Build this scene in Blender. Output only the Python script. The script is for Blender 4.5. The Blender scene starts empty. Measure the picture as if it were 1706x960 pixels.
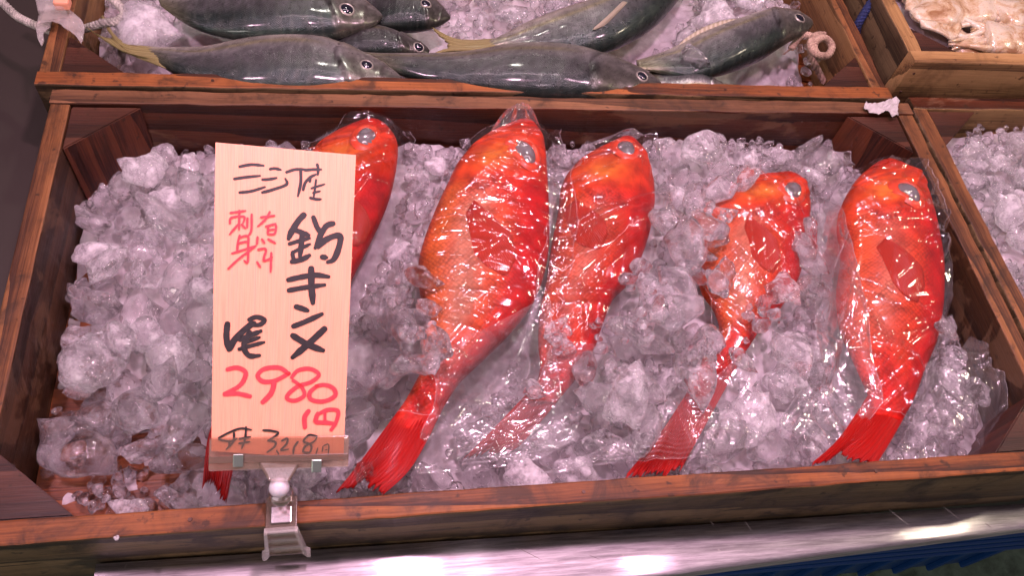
import bpy, bmesh, math, random
import numpy as np
from mathutils import Vector, Matrix, noise as mnoise

# ------------------------------------------------------------------ camera, world, lamps, exposure
sc = bpy.context.scene
col = sc.collection
random.seed(7); rng = np.random.default_rng(7)

# z = 0 is the top of the front crate's rim; x runs along the crate, y away from the viewer
CAM_H = 0.61
M = np.array([[0.984428625987474, -0.025097200863373838, 0.1739839384691509],
              [-0.11309623453064761, -0.8481315400184622, 0.5175733112911644],
              [0.13457162431732245, -0.5291909119918209, -0.8377633655119221]])
FPX = 1367.954
cam_d = bpy.data.cameras.new('camera'); cam = bpy.data.objects.new('camera', cam_d); col.objects.link(cam)
cam_d.sensor_width = 36; cam_d.lens = FPX / 1706 * 36; cam_d.clip_start = 0.01; cam_d.clip_end = 100
mw = Matrix.Identity(4)
for r in range(3):
    mw[r][0] = M[r, 0]; mw[r][1] = -M[r, 1]; mw[r][2] = -M[r, 2]
mw[2][3] = CAM_H
cam.matrix_world = mw
sc.camera = cam

w = bpy.data.worlds.new('World'); sc.world = w; w.use_nodes = True
wn = w.node_tree.nodes; bg = wn['Background']
bg.inputs[0].default_value = (1.0, 0.74, 0.88, 1); bg.inputs[1].default_value = 0.15

def lamp(name, loc, tgt, power, colr, size, spread=180):
    d = bpy.data.lights.new(name, 'AREA'); d.shape = 'DISK'; d.size = size; d.energy = power; d.color = colr
    d.spread = math.radians(spread)
    o = bpy.data.objects.new(name, d); col.objects.link(o); o.location = loc
    o.rotation_euler = (Vector(tgt) - Vector(loc)).to_track_quat('-Z', 'Y').to_euler(); o['kind'] = 'helper'
    return o
lamp('pink_lamp', (0.19, 0.38, 1.03), (0.2, 0.38, 0), 13.0, (1.0, 0.57, 0.77), 0.07)
lamp('pink_lamp', (0.72, 0.52, 1.02), (0.5, 0.35, 0), 5.4, (1.0, 0.59, 0.78), 0.06)
lamp('pink_lamp', (-0.42, 0.34, 0.98), (-0.1, 0.35, 0), 7.2, (1.0, 0.59, 0.78), 0.06)
strip = lamp('added_strip_lamp', (0.2, 0.80, 1.20), (0.2, 0.45, 0), 3.6, (1.0, 0.72, 0.82), 0.9); strip.data.shape = 'RECTANGLE'; strip.data.size_y = 0.035  # unseen strip light, added to draw long soft reflections on the film
lamp('stall_bulb', (0.40, -0.10, 1.25), (0.3, 0.4, 0), 1.2, (1.0, 0.76, 0.86), 0.05)
lamp('white_lamp', (0.25, 1.25, 1.10), (0.3, 0.8, 0), 4.5, (1.0, 0.95, 0.85), 0.08)
lamp('warm_lamp', (1.55, 0.42, 1.05), (0.9, 0.5, 0), 6.0, (1.0, 0.84, 0.62), 0.12)
lamp('aisle_lamp', (-0.9, -1.0, 0.95), (0.1, 0.2, 0), 12.0, (1.0, 0.93, 0.86), 0.4)

sc.view_settings.view_transform = 'Standard'; sc.view_settings.look = 'None'
sc.view_settings.exposure = 0.0; sc.view_settings.gamma = 1.0
cy = sc.cycles
cy.use_denoising = True; cy.use_adaptive_sampling = True; cy.adaptive_threshold = 0.045
cy.max_bounces = 10; cy.transmission_bounces = 9; cy.transparent_max_bounces = 8; cy.diffuse_bounces = 2; cy.glossy_bounces = 4
cy.caustics_refractive = True; cy.caustics_reflective = True; cy.blur_glossy = 1.0; cy.sample_clamp_indirect = 10.0

# ------------------------------------------------------------------ geometry helpers
CAMP = np.array([0, 0, CAM_H])
def ray(px, py): return M @ np.array([px - 853.0, py - 480.0, FPX])
def P(px, py, z):
    """world point at height z seen at photo pixel px,py"""
    d = ray(px, py); return d * ((z - CAM_H) / d[2]) + CAMP
def project(p):
    q = M.T @ (np.asarray(p) - CAMP); return 853 + FPX * q[0] / q[2], 480 + FPX * q[1] / q[2]

def mesh_obj(name, verts, faces, mats, parent=None, smooth=False, midx=None, loc=None):
    me = bpy.data.meshes.new(name)
    v = np.asarray(verts, float)
    if loc is not None: v = v - np.asarray(loc)
    me.from_pydata(v.tolist(), [], [list(map(int, f)) for f in faces])
    if not isinstance(mats, (list, tuple)): mats = [mats]
    for m in mats: me.materials.append(m)
    if midx is not None: me.polygons.foreach_set('material_index', midx)
    if smooth: me.polygons.foreach_set('use_smooth', [True] * len(me.polygons))
    me.update()
    o = bpy.data.objects.new(name, me); col.objects.link(o)
    if loc is not None: o.location = loc
    if parent is not None: o.parent = parent
    return o
def child(o, parent):
    """parent keeping the world place (parents are unrotated empties)"""
    o.parent = parent; o.location = Vector(o.location) - parent.location; return o
def empty(name, loc, label, cat, group=None):
    o = bpy.data.objects.new(name, None); col.objects.link(o); o.location = loc
    o.empty_display_size = 0.02
    tag(o, label, cat, group); return o
def tag(o, label=None, cat=None, group=None, kind=None):
    if label: o['label'] = label
    if cat: o['category'] = cat
    if group: o['group'] = group
    if kind: o['kind'] = kind
    return o

def catmull(pts, n):
    pts = np.asarray(pts, float); k = len(pts)
    t = np.linspace(0, k - 1, n); i = np.clip(t.astype(int), 0, k - 2); f = (t - i)[:, None]
    g = lambda j: pts[np.clip(j, 0, k - 1)]
    p0, p1, p2, p3 = g(i - 1), g(i), g(i + 1), g(i + 2)
    return 0.5 * ((2 * p1) + (-p0 + p2) * f + (2 * p0 - 5 * p1 + 4 * p2 - p3) * f ** 2 + (-p0 + 3 * p1 - 3 * p2 + p3) * f ** 3)

def grid_faces(nu, nv, wrap=False):
    a = np.arange(nu * nv).reshape(nu, nv)
    if wrap: a = np.concatenate([a, a[:, :1]], 1)
    return np.stack([a[:-1, :-1], a[1:, :-1], a[1:, 1:], a[:-1, 1:]], -1).reshape(-1, 4)

def vnoise(x, y, s, seed=0):
    """smooth value noise, numpy"""
    r = np.random.default_rng(seed).random((64, 64))
    x = np.asarray(x) * s + 100; y = np.asarray(y) * s + 100
    xi = np.floor(x).astype(int); yi = np.floor(y).astype(int); fx = x - xi; fy = y - yi
    fx = fx * fx * (3 - 2 * fx); fy = fy * fy * (3 - 2 * fy)
    g = lambda a, b: r[a % 64, b % 64]
    return (g(xi, yi) * (1 - fx) * (1 - fy) + g(xi + 1, yi) * fx * (1 - fy) + g(xi, yi + 1) * (1 - fx) * fy + g(xi + 1, yi + 1) * fx * fy)

def sstep(a, b, x):
    t = np.clip((np.asarray(x) - a) / (b - a), 0, 1); return t * t * (3 - 2 * t)

def tube(path, rad, seg=10, caps=True):
    """verts, faces of a tube along a path; rad scalar or list"""
    p = np.asarray(path, float); n = len(p); rad = np.broadcast_to(rad, n)
    t = np.gradient(p, axis=0); t /= np.linalg.norm(t, axis=1)[:, None]
    nrm = np.cross(t[0], [0.31, 0.2, 0.93]); nrm /= np.linalg.norm(nrm); V = []
    for i in range(n):
        nrm = nrm - t[i] * (nrm @ t[i]); nrm /= np.linalg.norm(nrm); b = np.cross(t[i], nrm)
        for k in range(seg):
            a = 2 * math.pi * k / seg; V.append(p[i] + rad[i] * (nrm * math.cos(a) + b * math.sin(a)))
    F = [list(f) for f in grid_faces(n, seg, True)]
    if caps: F.append(list(range(seg))[::-1]); F.append(list(range((n - 1) * seg, n * seg)))
    return np.array(V), F
def merge(parts):
    V = []; F = []; o = 0
    for v, f in parts:
        V.append(np.asarray(v, float)); F += [[int(i) + o for i in q] for q in f]; o += len(v)
    return np.concatenate(V), F
def rope_parts(path, rad, twists, strands=3, seg=8):
    p = catmull(path, 90); n = len(p)
    t = np.gradient(p, axis=0); t /= np.linalg.norm(t, axis=1)[:, None]
    nrm = np.cross(t[0], [0.31, 0.2, 0.93]); nrm /= np.linalg.norm(nrm); out = []
    fr = []
    for i in range(n):
        nrm = nrm - t[i] * (nrm @ t[i]); nrm /= np.linalg.norm(nrm); fr.append((nrm.copy(), np.cross(t[i], nrm)))
    for s in range(strands):
        q = []
        for i in range(n):
            a = 2 * math.pi * (s / strands + twists * i / (n - 1))
            q.append(p[i] + rad * 0.52 * (fr[i][0] * math.cos(a) + fr[i][1] * math.sin(a)))
        out.append(tube(q, rad * 0.56, seg))
    return out
def box_vf(c, s, R=None):
    v = np.array([[x, y, z] for x in (-.5, .5) for y in (-.5, .5) for z in (-.5, .5)]) * np.asarray(s)
    if R is not None: v = v @ np.asarray(R).T
    f = [(0, 1, 3, 2), (4, 6, 7, 5), (0, 4, 5, 1), (2, 3, 7, 6), (0, 2, 6, 4), (1, 5, 7, 3)]
    return v + np.asarray(c), f
def rbox_vf(c, s, R=None, b=0.0008):
    """box with bevelled edges"""
    bm = bmesh.new(); bmesh.ops.create_cube(bm, size=1)
    bmesh.ops.scale(bm, vec=s, verts=bm.verts)
    bmesh.ops.bevel(bm, geom=bm.edges[:], offset=min(b, min(s) * 0.45), segments=2, affect='EDGES', profile=0.5)
    v = np.array([x.co[:] for x in bm.verts]); f = [[q.index for q in p.verts] for p in bm.faces]; bm.free()
    if R is not None: v = v @ np.asarray(R).T
    return v + np.asarray(c), f

# ------------------------------------------------------------------ materials
class N:
    def __init__(self, name):
        self.m = bpy.data.materials.new(name); self.m.use_nodes = True
        self.t = self.m.node_tree; self.t.nodes.clear()
        self.out = self.t.nodes.new('ShaderNodeOutputMaterial')
    def n(self, kind, **kw):
        x = self.t.nodes.new('ShaderNode' + kind)
        for k, v in kw.items():
            if k.startswith('i_'): x.inputs[k[2:].replace('_', ' ')].default_value = v
            else: setattr(x, k, v)
        return x
    def l(self, a, b): self.t.links.new(a, b)
    def math(self, op, a, b=None, clamp=False):
        x = self.n('Math', operation=op); x.use_clamp = clamp
        for i, v in enumerate((a, b)):
            if v is None: continue
            if isinstance(v, (int, float)): x.inputs[i].default_value = v
            else: self.l(v, x.inputs[i])
        return x.outputs[0]
    def ramp(self, fac, stops, interp='LINEAR'):
        x = self.n('ValToRGB'); self.l(fac, x.inputs[0]); cr = x.color_ramp; cr.interpolation = interp
        while len(cr.elements) > 1: cr.elements.remove(cr.elements[-1])
        for i, (p, c) in enumerate(stops):
            e = cr.elements[0] if i == 0 else cr.elements.new(p); e.position = p
            e.color = (c, c, c, 1) if isinstance(c, (int, float)) else (*c, 1)
        return x.outputs[0]
    def mix(self, fac, a, b, blend='MIX'):
        x = self.n('Mix', data_type='RGBA', blend_type=blend)
        for i, v in ((0, fac), (6, a), (7, b)):
            if isinstance(v, (int, float)): x.inputs[i].default_value = v
            elif isinstance(v, tuple): x.inputs[i].default_value = (*v, 1)
            else: self.l(v, x.inputs[i])
        return x.outputs[2]
    def coords(self, kind='Object', scale=(1, 1, 1), rot=(0, 0, 0), loc=(0, 0, 0)):
        tc = self.n('TexCoord'); mp = self.n('Mapping'); self.l(tc.outputs[kind], mp.inputs[0])
        mp.inputs['Scale'].default_value = scale; mp.inputs['Rotation'].default_value = rot; mp.inputs['Location'].default_value = loc
        return mp.outputs[0]
    def noise(self, vec, scale, detail=4, rough=0.55, dist=0.0):
        x = self.n('TexNoise'); self.l(vec, x.inputs['Vector']); x.inputs['Scale'].default_value = scale
        x.inputs['Detail'].default_value = detail; x.inputs['Roughness'].default_value = rough; x.inputs['Distortion'].default_value = dist
        return x.outputs[0]
    def bump(self, h, strength, dist=0.001, normal=None):
        x = self.n('Bump'); x.inputs['Strength'].default_value = strength; x.inputs['Distance'].default_value = dist
        self.l(h, x.inputs['Height'])
        if normal is not None: self.l(normal, x.inputs['Normal'])
        return x.outputs[0]
    def pbsdf(self, **kw):
        x = self.n('BsdfPrincipled')
        for k, v in kw.items():
            s = x.inputs[k.replace('_', ' ')]
            if isinstance(v, tuple): s.default_value = (*v, 1) if len(s.default_value) == 4 and len(v) == 3 else v
            elif isinstance(v, (int, float)): s.default_value = v
            else: self.l(v, s)
        return x.outputs[0]
    def done(self, shader): self.l(shader, self.out.inputs[0]); return self.m

def plain(name, c, rough=0.5, metal=0.0, **kw):
    k = N(name); return k.done(k.pbsdf(Base_Color=c, Roughness=rough, Metallic=metal, **kw))

def wood(name, dark, mid, light, axis=0, seed=0.0, rough=0.6, lines=1.0, blot=0.7, stain=(0.03, 0.018, 0.012), fine=1.0, patch=0.0, patch_c=(0.22, 0.15, 0.12)):
    k = N(name)
    s = [9, 9, 9]; s[axis] = 0.55
    v = k.coords('Object', tuple(s), (0.02, 0.03, 0.015), (seed, seed * 1.7, seed * 0.6))
    wob = k.noise(v, 3.0, 3, 0.5)
    sf = [62, 62, 62]; sf[axis] = 1.6
    vf = k.coords('Object', tuple(sf), (0.01, 0.02, 0.02), (seed * 2, seed, seed))
    fine_n = k.noise(vf, 10.0 * fine, 5, 0.65, 0.3)
    mid_n = k.noise(v, 9.0, 4, 0.6, 0.6)
    wv = k.n('TexWave', wave_type='BANDS', bands_direction='DIAGONAL', wave_profile='SAW')
    k.l(v, wv.inputs['Vector']); wv.inputs['Scale'].default_value = 1.9; wv.inputs['Distortion'].default_value = 7.5
    wv.inputs['Detail'].default_value = 3; wv.inputs['Detail Scale'].default_value = 1.2
    g = k.math('ADD', k.math('MULTIPLY', wv.outputs['Fac'], 0.36 * lines), k.math('ADD', k.math('MULTIPLY', fine_n, 0.62), k.math('MULTIPLY', mid_n, 0.26)))
    c = k.ramp(g, [(0.42, dark), (0.60, mid), (0.86, light)])
    vb = k.coords('Object', (1, 1, 1), (0, 0, 0), (seed * 3.1, seed, -seed))
    bl = k.ramp(k.noise(vb, 22, 5, 0.65, 0.6), [(0.36, 1.0), (0.47, 0.25), (0.56, 0.0)])
    c = k.mix(k.math('MULTIPLY', bl, blot), c, stain)
    if patch: c = k.mix(k.ramp(k.noise(k.coords('Object', (0.35, 1, 1), (0, 0, 0), (seed, -seed, seed)), 15, 5, 0.6, 0.5), [(0.57, 0.0), (0.60, patch)]), c, k.mix(0.5, c, patch_c))
    sp = k.ramp(k.noise(vb, 90, 3, 0.6), [(0.30, 1.0), (0.37, 0.0)])
    c = k.mix(k.math('MULTIPLY', sp, 0.75), c, stain)
    rr = k.math('ADD', k.math('MULTIPLY', k.noise(vb, 11, 4), 0.5), rough - 0.25, True)
    b = k.bump(k.math('ADD', fine_n, k.math('MULTIPLY', wv.outputs['Fac'], 0.35)), 0.55, 0.0007)
    c = k.mix(1.0, c, (0.74, 0.61, 0.40), 'MULTIPLY')
    return k.done(k.pbsdf(Base_Color=c, Roughness=rr, Normal=b, Specular_IOR_Level=0.3))

W_rim = [wood('orange_worn_wood_%d' % i, (0.040, 0.012, 0.005), (0.175, 0.064, 0.022), (0.34, 0.140, 0.05), 0, 1.3 + i * 2.7, 0.6, 1.0, 0.75) for i in range(3)]
W_front = wood('grey_weathered_wood', (0.035, 0.026, 0.018), (0.15, 0.112, 0.080), (0.28, 0.215, 0.16), 0, 4.1, 0.6, 0.8, 0.8, (0.012, 0.009, 0.008))
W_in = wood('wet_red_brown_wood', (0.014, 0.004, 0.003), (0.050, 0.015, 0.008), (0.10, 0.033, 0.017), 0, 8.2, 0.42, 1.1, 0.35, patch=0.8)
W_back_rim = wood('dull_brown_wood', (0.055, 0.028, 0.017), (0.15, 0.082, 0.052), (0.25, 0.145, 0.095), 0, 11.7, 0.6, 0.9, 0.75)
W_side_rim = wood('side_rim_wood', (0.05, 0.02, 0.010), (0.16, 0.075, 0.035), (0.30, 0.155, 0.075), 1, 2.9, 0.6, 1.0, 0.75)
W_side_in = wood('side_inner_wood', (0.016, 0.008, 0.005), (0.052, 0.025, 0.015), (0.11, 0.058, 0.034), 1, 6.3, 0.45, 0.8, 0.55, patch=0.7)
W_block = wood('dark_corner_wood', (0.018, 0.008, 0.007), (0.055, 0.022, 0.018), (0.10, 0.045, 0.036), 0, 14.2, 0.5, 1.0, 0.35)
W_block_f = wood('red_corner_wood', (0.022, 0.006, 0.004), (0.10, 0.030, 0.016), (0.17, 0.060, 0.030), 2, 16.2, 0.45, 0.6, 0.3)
W_base = wood('wet_base_wood', (0.05, 0.014, 0.006), (0.19, 0.06, 0.022), (0.31, 0.11, 0.04), 0, 19.2, 0.3, 1.0, 0.25)
W_pale = wood('pale_weathered_wood', (0.085, 0.052, 0.028), (0.27, 0.19, 0.115), (0.42, 0.31, 0.20), 0, 22.4, 0.65, 1.1, 0.5, (0.05, 0.03, 0.02))
W_pale_rim = wood('pale_rim_wood', (0.12, 0.07, 0.035), (0.33, 0.225, 0.125), (0.48, 0.35, 0.21), 1, 24.4, 0.6, 1.0, 0.35, (0.07, 0.04, 0.025))
W_pale_y = wood('pale_side_wood', (0.085, 0.045, 0.022), (0.24, 0.15, 0.085), (0.38, 0.26, 0.16), 1, 22.4, 0.65, 0.8, 0.4, (0.05, 0.03, 0.02))
W_pale_rim_x = wood('pale_front_rim_wood', (0.12, 0.07, 0.035), (0.33, 0.225, 0.125), (0.48, 0.35, 0.21), 0, 33.4, 0.6, 1.0, 0.35, (0.07, 0.04, 0.025))
W_grey_side = wood('grey_side_wood', (0.03, 0.024, 0.018), (0.105, 0.082, 0.062), (0.19, 0.155, 0.12), 1, 27.4, 0.65, 1.0, 0.5)

def ice_mat(name, cloud_lo, cloud_hi, trans, tint=(0.95, 0.94, 0.96), cs=110):
    k = N(name)
    oi = k.n('ObjectInfo'); off = k.math('MULTIPLY', oi.outputs['Random'], 13.0)
    tc = k.n('TexCoord'); ad = k.n('VectorMath', operation='ADD'); k.l(tc.outputs['Object'], ad.inputs[0])
    cb = k.n('CombineXYZ'); k.l(off, cb.inputs[0]); k.l(off, cb.inputs[2]); k.l(cb.outputs[0], ad.inputs[1])
    v = ad.outputs[0]
    n1 = k.noise(v, cs * 1.5, 2, 0.55, 0.0)
    bmp = k.bump(n1, 0.5, 0.0028)
    g = k.pbsdf(Base_Color=tint, Roughness=0.012, IOR=1.33, Transmission_Weight=1.0, Normal=bmp)
    df = k.n('BsdfDiffuse'); df.inputs[0].default_value = (0.97, 0.95, 0.97, 1)
    tl = k.n('BsdfTranslucent'); tl.inputs[0].default_value = (0.99, 0.97, 0.99, 1)
    dm = k.n('MixShader'); dm.inputs[0].default_value = 0.5; k.l(df.outputs[0], dm.inputs[1]); k.l(tl.outputs[0], dm.inputs[2])
    tr = k.n('BsdfTransparent'); tr.inputs[0].default_value = (*tint, 1)
    m1 = k.n('MixShader'); m1.name = 'see_through'; m1.inputs[0].default_value = trans; k.l(g, m1.inputs[1]); k.l(tr.outputs[0], m1.inputs[2])
    fac = k.ramp(k.noise(v, cs * 1.1, 3, 0.68, 0.0), [(0.45, cloud_lo), (0.56, cloud_lo * .5 + cloud_hi * .5), (0.70, cloud_hi)])
    m2 = k.n('MixShader'); k.l(fac, m2.inputs[0]); k.l(m1.outputs[0], m2.inputs[1]); k.l(dm.outputs[0], m2.inputs[2])
    n3 = k.noise(v, cs * 7.0, 1, 0.5); b3 = k.bump(n3, 1.0, 0.0022)
    gl = k.n('BsdfGlossy'); gl.inputs['Roughness'].default_value = 0.07; k.l(b3, gl.inputs['Normal'])
    m3 = k.n('MixShader'); m3.inputs[0].default_value = 0.05; k.l(m2.outputs[0], m3.inputs[1]); k.l(gl.outputs[0], m3.inputs[2])
    return k.done(m3.outputs[0])
CT = (1.0, 0.985, 0.995)
ICE = [ice_mat('clear_ice', 0.0, 0.28, 0.18, CT), ice_mat('cloudy_ice', 0.05, 0.52, 0.18, CT), ice_mat('milky_ice', 0.25, 0.78, 0.2, CT)]
ICE_small = ice_mat('crushed_ice_chips', 0.0, 0.36, 0.18, CT, cs=120)
ICE_bed = ice_mat('packed_ice', 0.70, 0.95, 0.0, cs=70)

def film_mat(name, haze=0.006, cr=1.0):
    k = N(name)
    v = k.coords('Object')
    n0 = k.noise(v, 70, 2, 0.6)
    b = k.bump(n0, 0.04 * cr, 0.0022)
    fr = k.n('Fresnel'); fr.inputs[0].default_value = 1.5; k.l(b, fr.inputs['Normal'])
    fac = k.math('MINIMUM', k.math('MULTIPLY', fr.outputs[0], 1.45), 0.42)
    gl = k.n('BsdfGlossy'); gl.inputs['Color'].default_value = (1, 1, 1, 1); gl.inputs['Roughness'].default_value = 0.10; k.l(b, gl.inputs['Normal'])
    tr = k.n('BsdfTransparent'); tr.inputs[0].default_value = (0.975, 0.97, 0.975, 1)
    df = k.n('BsdfDiffuse'); df.inputs[0].default_value = (0.9, 0.9, 0.9, 1)
    m0 = k.n('MixShader'); m0.inputs[0].default_value = haze; k.l(tr.outputs[0], m0.inputs[1]); k.l(df.outputs[0], m0.inputs[2])
    m = k.n('MixShader'); k.l(fac, m.inputs[0]); k.l(m0.outputs[0], m.inputs[1]); k.l(gl.outputs[0], m.inputs[2])
    return k.done(m.outputs[0])
FILM = film_mat('clear_plastic_film')
FILM_T = film_mat('creased_plastic_film', 0.045, 1.6)

def skin_mat(name, scale_size, bump_s=0.5, rough=0.32, coat=0.35, spec_noise=0.15, metal=0.0, spec=0.35):
    k = N(name)
    at = k.n('VertexColor', layer_name='Col')
    uv = k.n('UVMap', uv_map='UVMap'); mp = k.n('Mapping'); k.l(uv.outputs[0], mp.inputs[0])
    mp.inputs['Rotation'].default_value = (0, 0, math.radians(45)); mp.inputs['Scale'].default_value = (1 / scale_size, 1 / scale_size, 1)
    vo = k.n('TexVoronoi', voronoi_dimensions='2D'); k.l(mp.outputs[0], vo.inputs['Vector'])
    vo.inputs['Scale'].default_value = 1.0; vo.inputs['Randomness'].default_value = 0.42
    dome = k.math('SUBTRACT', 1.0, vo.outputs['Distance'])
    mask = at.outputs['Alpha']
    b = k.bump(k.math('MULTIPLY', dome, mask), bump_s, 0.0016)
    ob = k.coords('Object'); nn = k.noise(ob, 260, 4, 0.6)
    b2 = k.bump(nn, 0.25, 0.0012, b)
    edge = k.ramp(vo.outputs['Distance'], [(0.25, 1.08), (0.62, 0.66)])
    c = k.mix(k.math('MULTIPLY', mask, k.ramp(k.noise(k.coords('Object'), 40, 2), [(0.35, 0.15), (0.6, 1.0)])), at.outputs['Color'], k.mix(1.0, at.outputs['Color'], edge, 'MULTIPLY'))
    big = k.ramp(k.noise(ob, 55, 5, 0.6), [(0.3, 0.68), (0.7, 1.15)])
    c = k.mix(1.0, c, big, 'MULTIPLY')
    rr = k.math('ADD', k.math('MULTIPLY', nn, spec_noise), rough - spec_noise * 0.5)
    return k.done(k.pbsdf(Base_Color=c, Roughness=rr, Metallic=metal, Coat_Weight=coat, Coat_Roughness=0.12, Specular_IOR_Level=spec, Normal=b2, Subsurface_Weight=0.0, Subsurface_Radius=(0.01, 0.003, 0.002), Subsurface_Scale=0.3))
SKIN_RED = skin_mat('red_fish_skin', 0.0036, 0.5, 0.42, 0.0, 0.15, 0.0, 0.10)
SKIN_SILVER = skin_mat('silver_fish_skin', 0.0017, 0.30, 0.32, 0.25, 0.35, 0.60)
def fin_mat(name, c1, c2, rays=46):
    k = N(name)
    uv = k.n('UVMap', uv_map='UVMap'); sx = k.n('SeparateXYZ'); k.l(uv.outputs[0], sx.inputs[0])
    nz = k.noise(k.coords('Object'), 60, 3)
    ph = k.math('ADD', k.math('MULTIPLY', sx.outputs[1], rays * 6.283), k.math('MULTIPLY', nz, 3.0))
    st = k.math('ADD', k.math('MULTIPLY', k.math('SINE', ph), 0.5), 0.5)
    c = k.mix(k.math('MULTIPLY', st, 0.8), c1, c2)
    b = k.bump(st, 0.6, 0.0008)
    p = k.pbsdf(Base_Color=c, Roughness=0.3, Specular_IOR_Level=0.2, Coat_Weight=0.12, Coat_Roughness=0.1, Normal=b)
    tl = k.n('BsdfTranslucent'); k.l(c, tl.inputs[0]); m = k.n('MixShader'); m.inputs[0].default_value = 0.35
    k.l(p, m.inputs[1]); k.l(tl.outputs[0], m.inputs[2]); return k.done(m.outputs[0])
FIN_RED = fin_mat('red_fin', (0.36, 0.004, 0.004), (0.52, 0.014, 0.008))
FIN_PECT = fin_mat('red_side_fin', (0.44, 0.022, 0.008), (0.52, 0.040, 0.012), 24)
FIN_OLIVE = fin_mat('olive_fin', (0.20, 0.17, 0.06), (0.42, 0.37, 0.17), 20)
FIN_PALE = fin_mat('pale_fin', (0.40, 0.35, 0.24), (0.62, 0.57, 0.45), 16)
EYE_GREY = plain('cloudy_grey_eye', (0.13, 0.125, 0.125), 0.08, 0.0, Coat_Weight=1.0, Coat_Roughness=0.03)
EYE_RING = plain('orange_eye_ring', (0.52, 0.040, 0.007), 0.4, 0.0, Coat_Weight=0.4)
EYE_BLACK = plain('black_pupil', (0.006, 0.006, 0.012), 0.08, 0.0, Coat_Weight=0.8)
EYE_SILVER = plain('silver_iris', (0.30, 0.28, 0.24), 0.35, 0.5, Coat_Weight=0.5)
def clear_plastic(name, tint, trans=0.72, rough=0.08):
    k = N(name)
    b = k.bump(k.noise(k.coords('Object'), 120, 3), 0.15, 0.001)
    p = k.pbsdf(Base_Color=tint, Roughness=rough, IOR=1.49, Transmission_Weight=0.55, Normal=b, Coat_Weight=0.5)
    tr = k.n('BsdfTransparent'); tr.inputs[0].default_value = (*[min(1, 0.35 + t * 0.7) for t in tint], 1)
    m = k.n('MixShader'); m.inputs[0].default_value = trans; k.l(p, m.inputs[1]); k.l(tr.outputs[0], m.inputs[2]); return k.done(m.outputs[0])
CLEAR = clear_plastic('clear_holder_plastic', (0.86, 0.83, 0.80), 0.62)
CLEAR_AGED = clear_plastic('aged_holder_plastic', (0.34, 0.27, 0.21), 0.5, 0.2)
CLEAR_TAN = clear_plastic('tan_holder_plastic', (0.66, 0.54, 0.44), 0.84, 0.12)
SPRING = plain('greenish_spring_steel', (0.36, 0.44, 0.38), 0.28, 0.9)
STEEL_BRIGHT = plain('bright_spring_steel', (0.8, 0.78, 0.78), 0.2, 1.0)
WHITE_BALL = plain('white_plastic', (0.52, 0.49, 0.52), 0.3, 0.0, Subsurface_Weight=0.2)

# ------------------------------------------------------------------ setting: market floor, counter rail
def concrete():
    k = N('wet_dark_concrete'); v = k.coords('Object')
    n1 = k.noise(v, 16, 6, 0.65); n2 = k.noise(v, 85, 5, 0.6)
    c = k.ramp(k.math('ADD', k.math('MULTIPLY', n1, 0.6), k.math('MULTIPLY', n2, 0.4)), [(0.35, (0.045, 0.065, 0.045)), (0.5, (0.10, 0.15, 0.105)), (0.7, (0.17, 0.25, 0.18))])
    return k.done(k.pbsdf(Base_Color=c, Roughness=k.ramp(n1, [(0.4, 0.35), (0.6, 0.75)]), Normal=k.bump(n2, 0.5, 0.004)))
CONC = concrete()
fl = mesh_obj('floor', [[-6, -5, -0.62], [6, -5, -0.62], [6, 6, -0.62], [-6, 6, -0.62]], [(0, 1, 2, 3)], CONC); tag(fl, kind='structure')
MORTAR = plain('pale_mortar', (0.16, 0.20, 0.14), 0.7)
# combed trowel marks: patches of raised ridges in the floor
fl_o = fl
def comb_patch(px, py, wpx, ang, n, seed):
    c = P(px, py, -0.62); r = np.random.default_rng(seed); parts = []
    ca, sa = math.cos(ang), math.sin(ang)
    for i in range(n):
        o = (i - n / 2) * 0.011; L = 0.055 * r.uniform(0.7, 1.1); j = r.uniform(-.006, .006)
        pts = [c + np.array([ca * o - sa * (s * L + j), sa * o + ca * (s * L + j), 0.001 + 0.002 * (1 - abs(s) ** 2)]) + np.array([0.004 * math.sin(s * 2 + i * .2), 0, 0]) for s in np.linspace(-1, 1, 7)]
        parts.append(tube(pts, 0.0042, 6))
    v, f = merge(parts); o = mesh_obj('trowel_ridges', v, f, MORTAR, fl_o, True)
for a in [(28, 212, 60, 0.25, 13, 1), (62, 214, 40, -0.2, 9, 2), (8, 410, 40, 0.3, 10, 3), (20, 300, 40, 1.0, 6, 4)]: comb_patch(*a)

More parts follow.
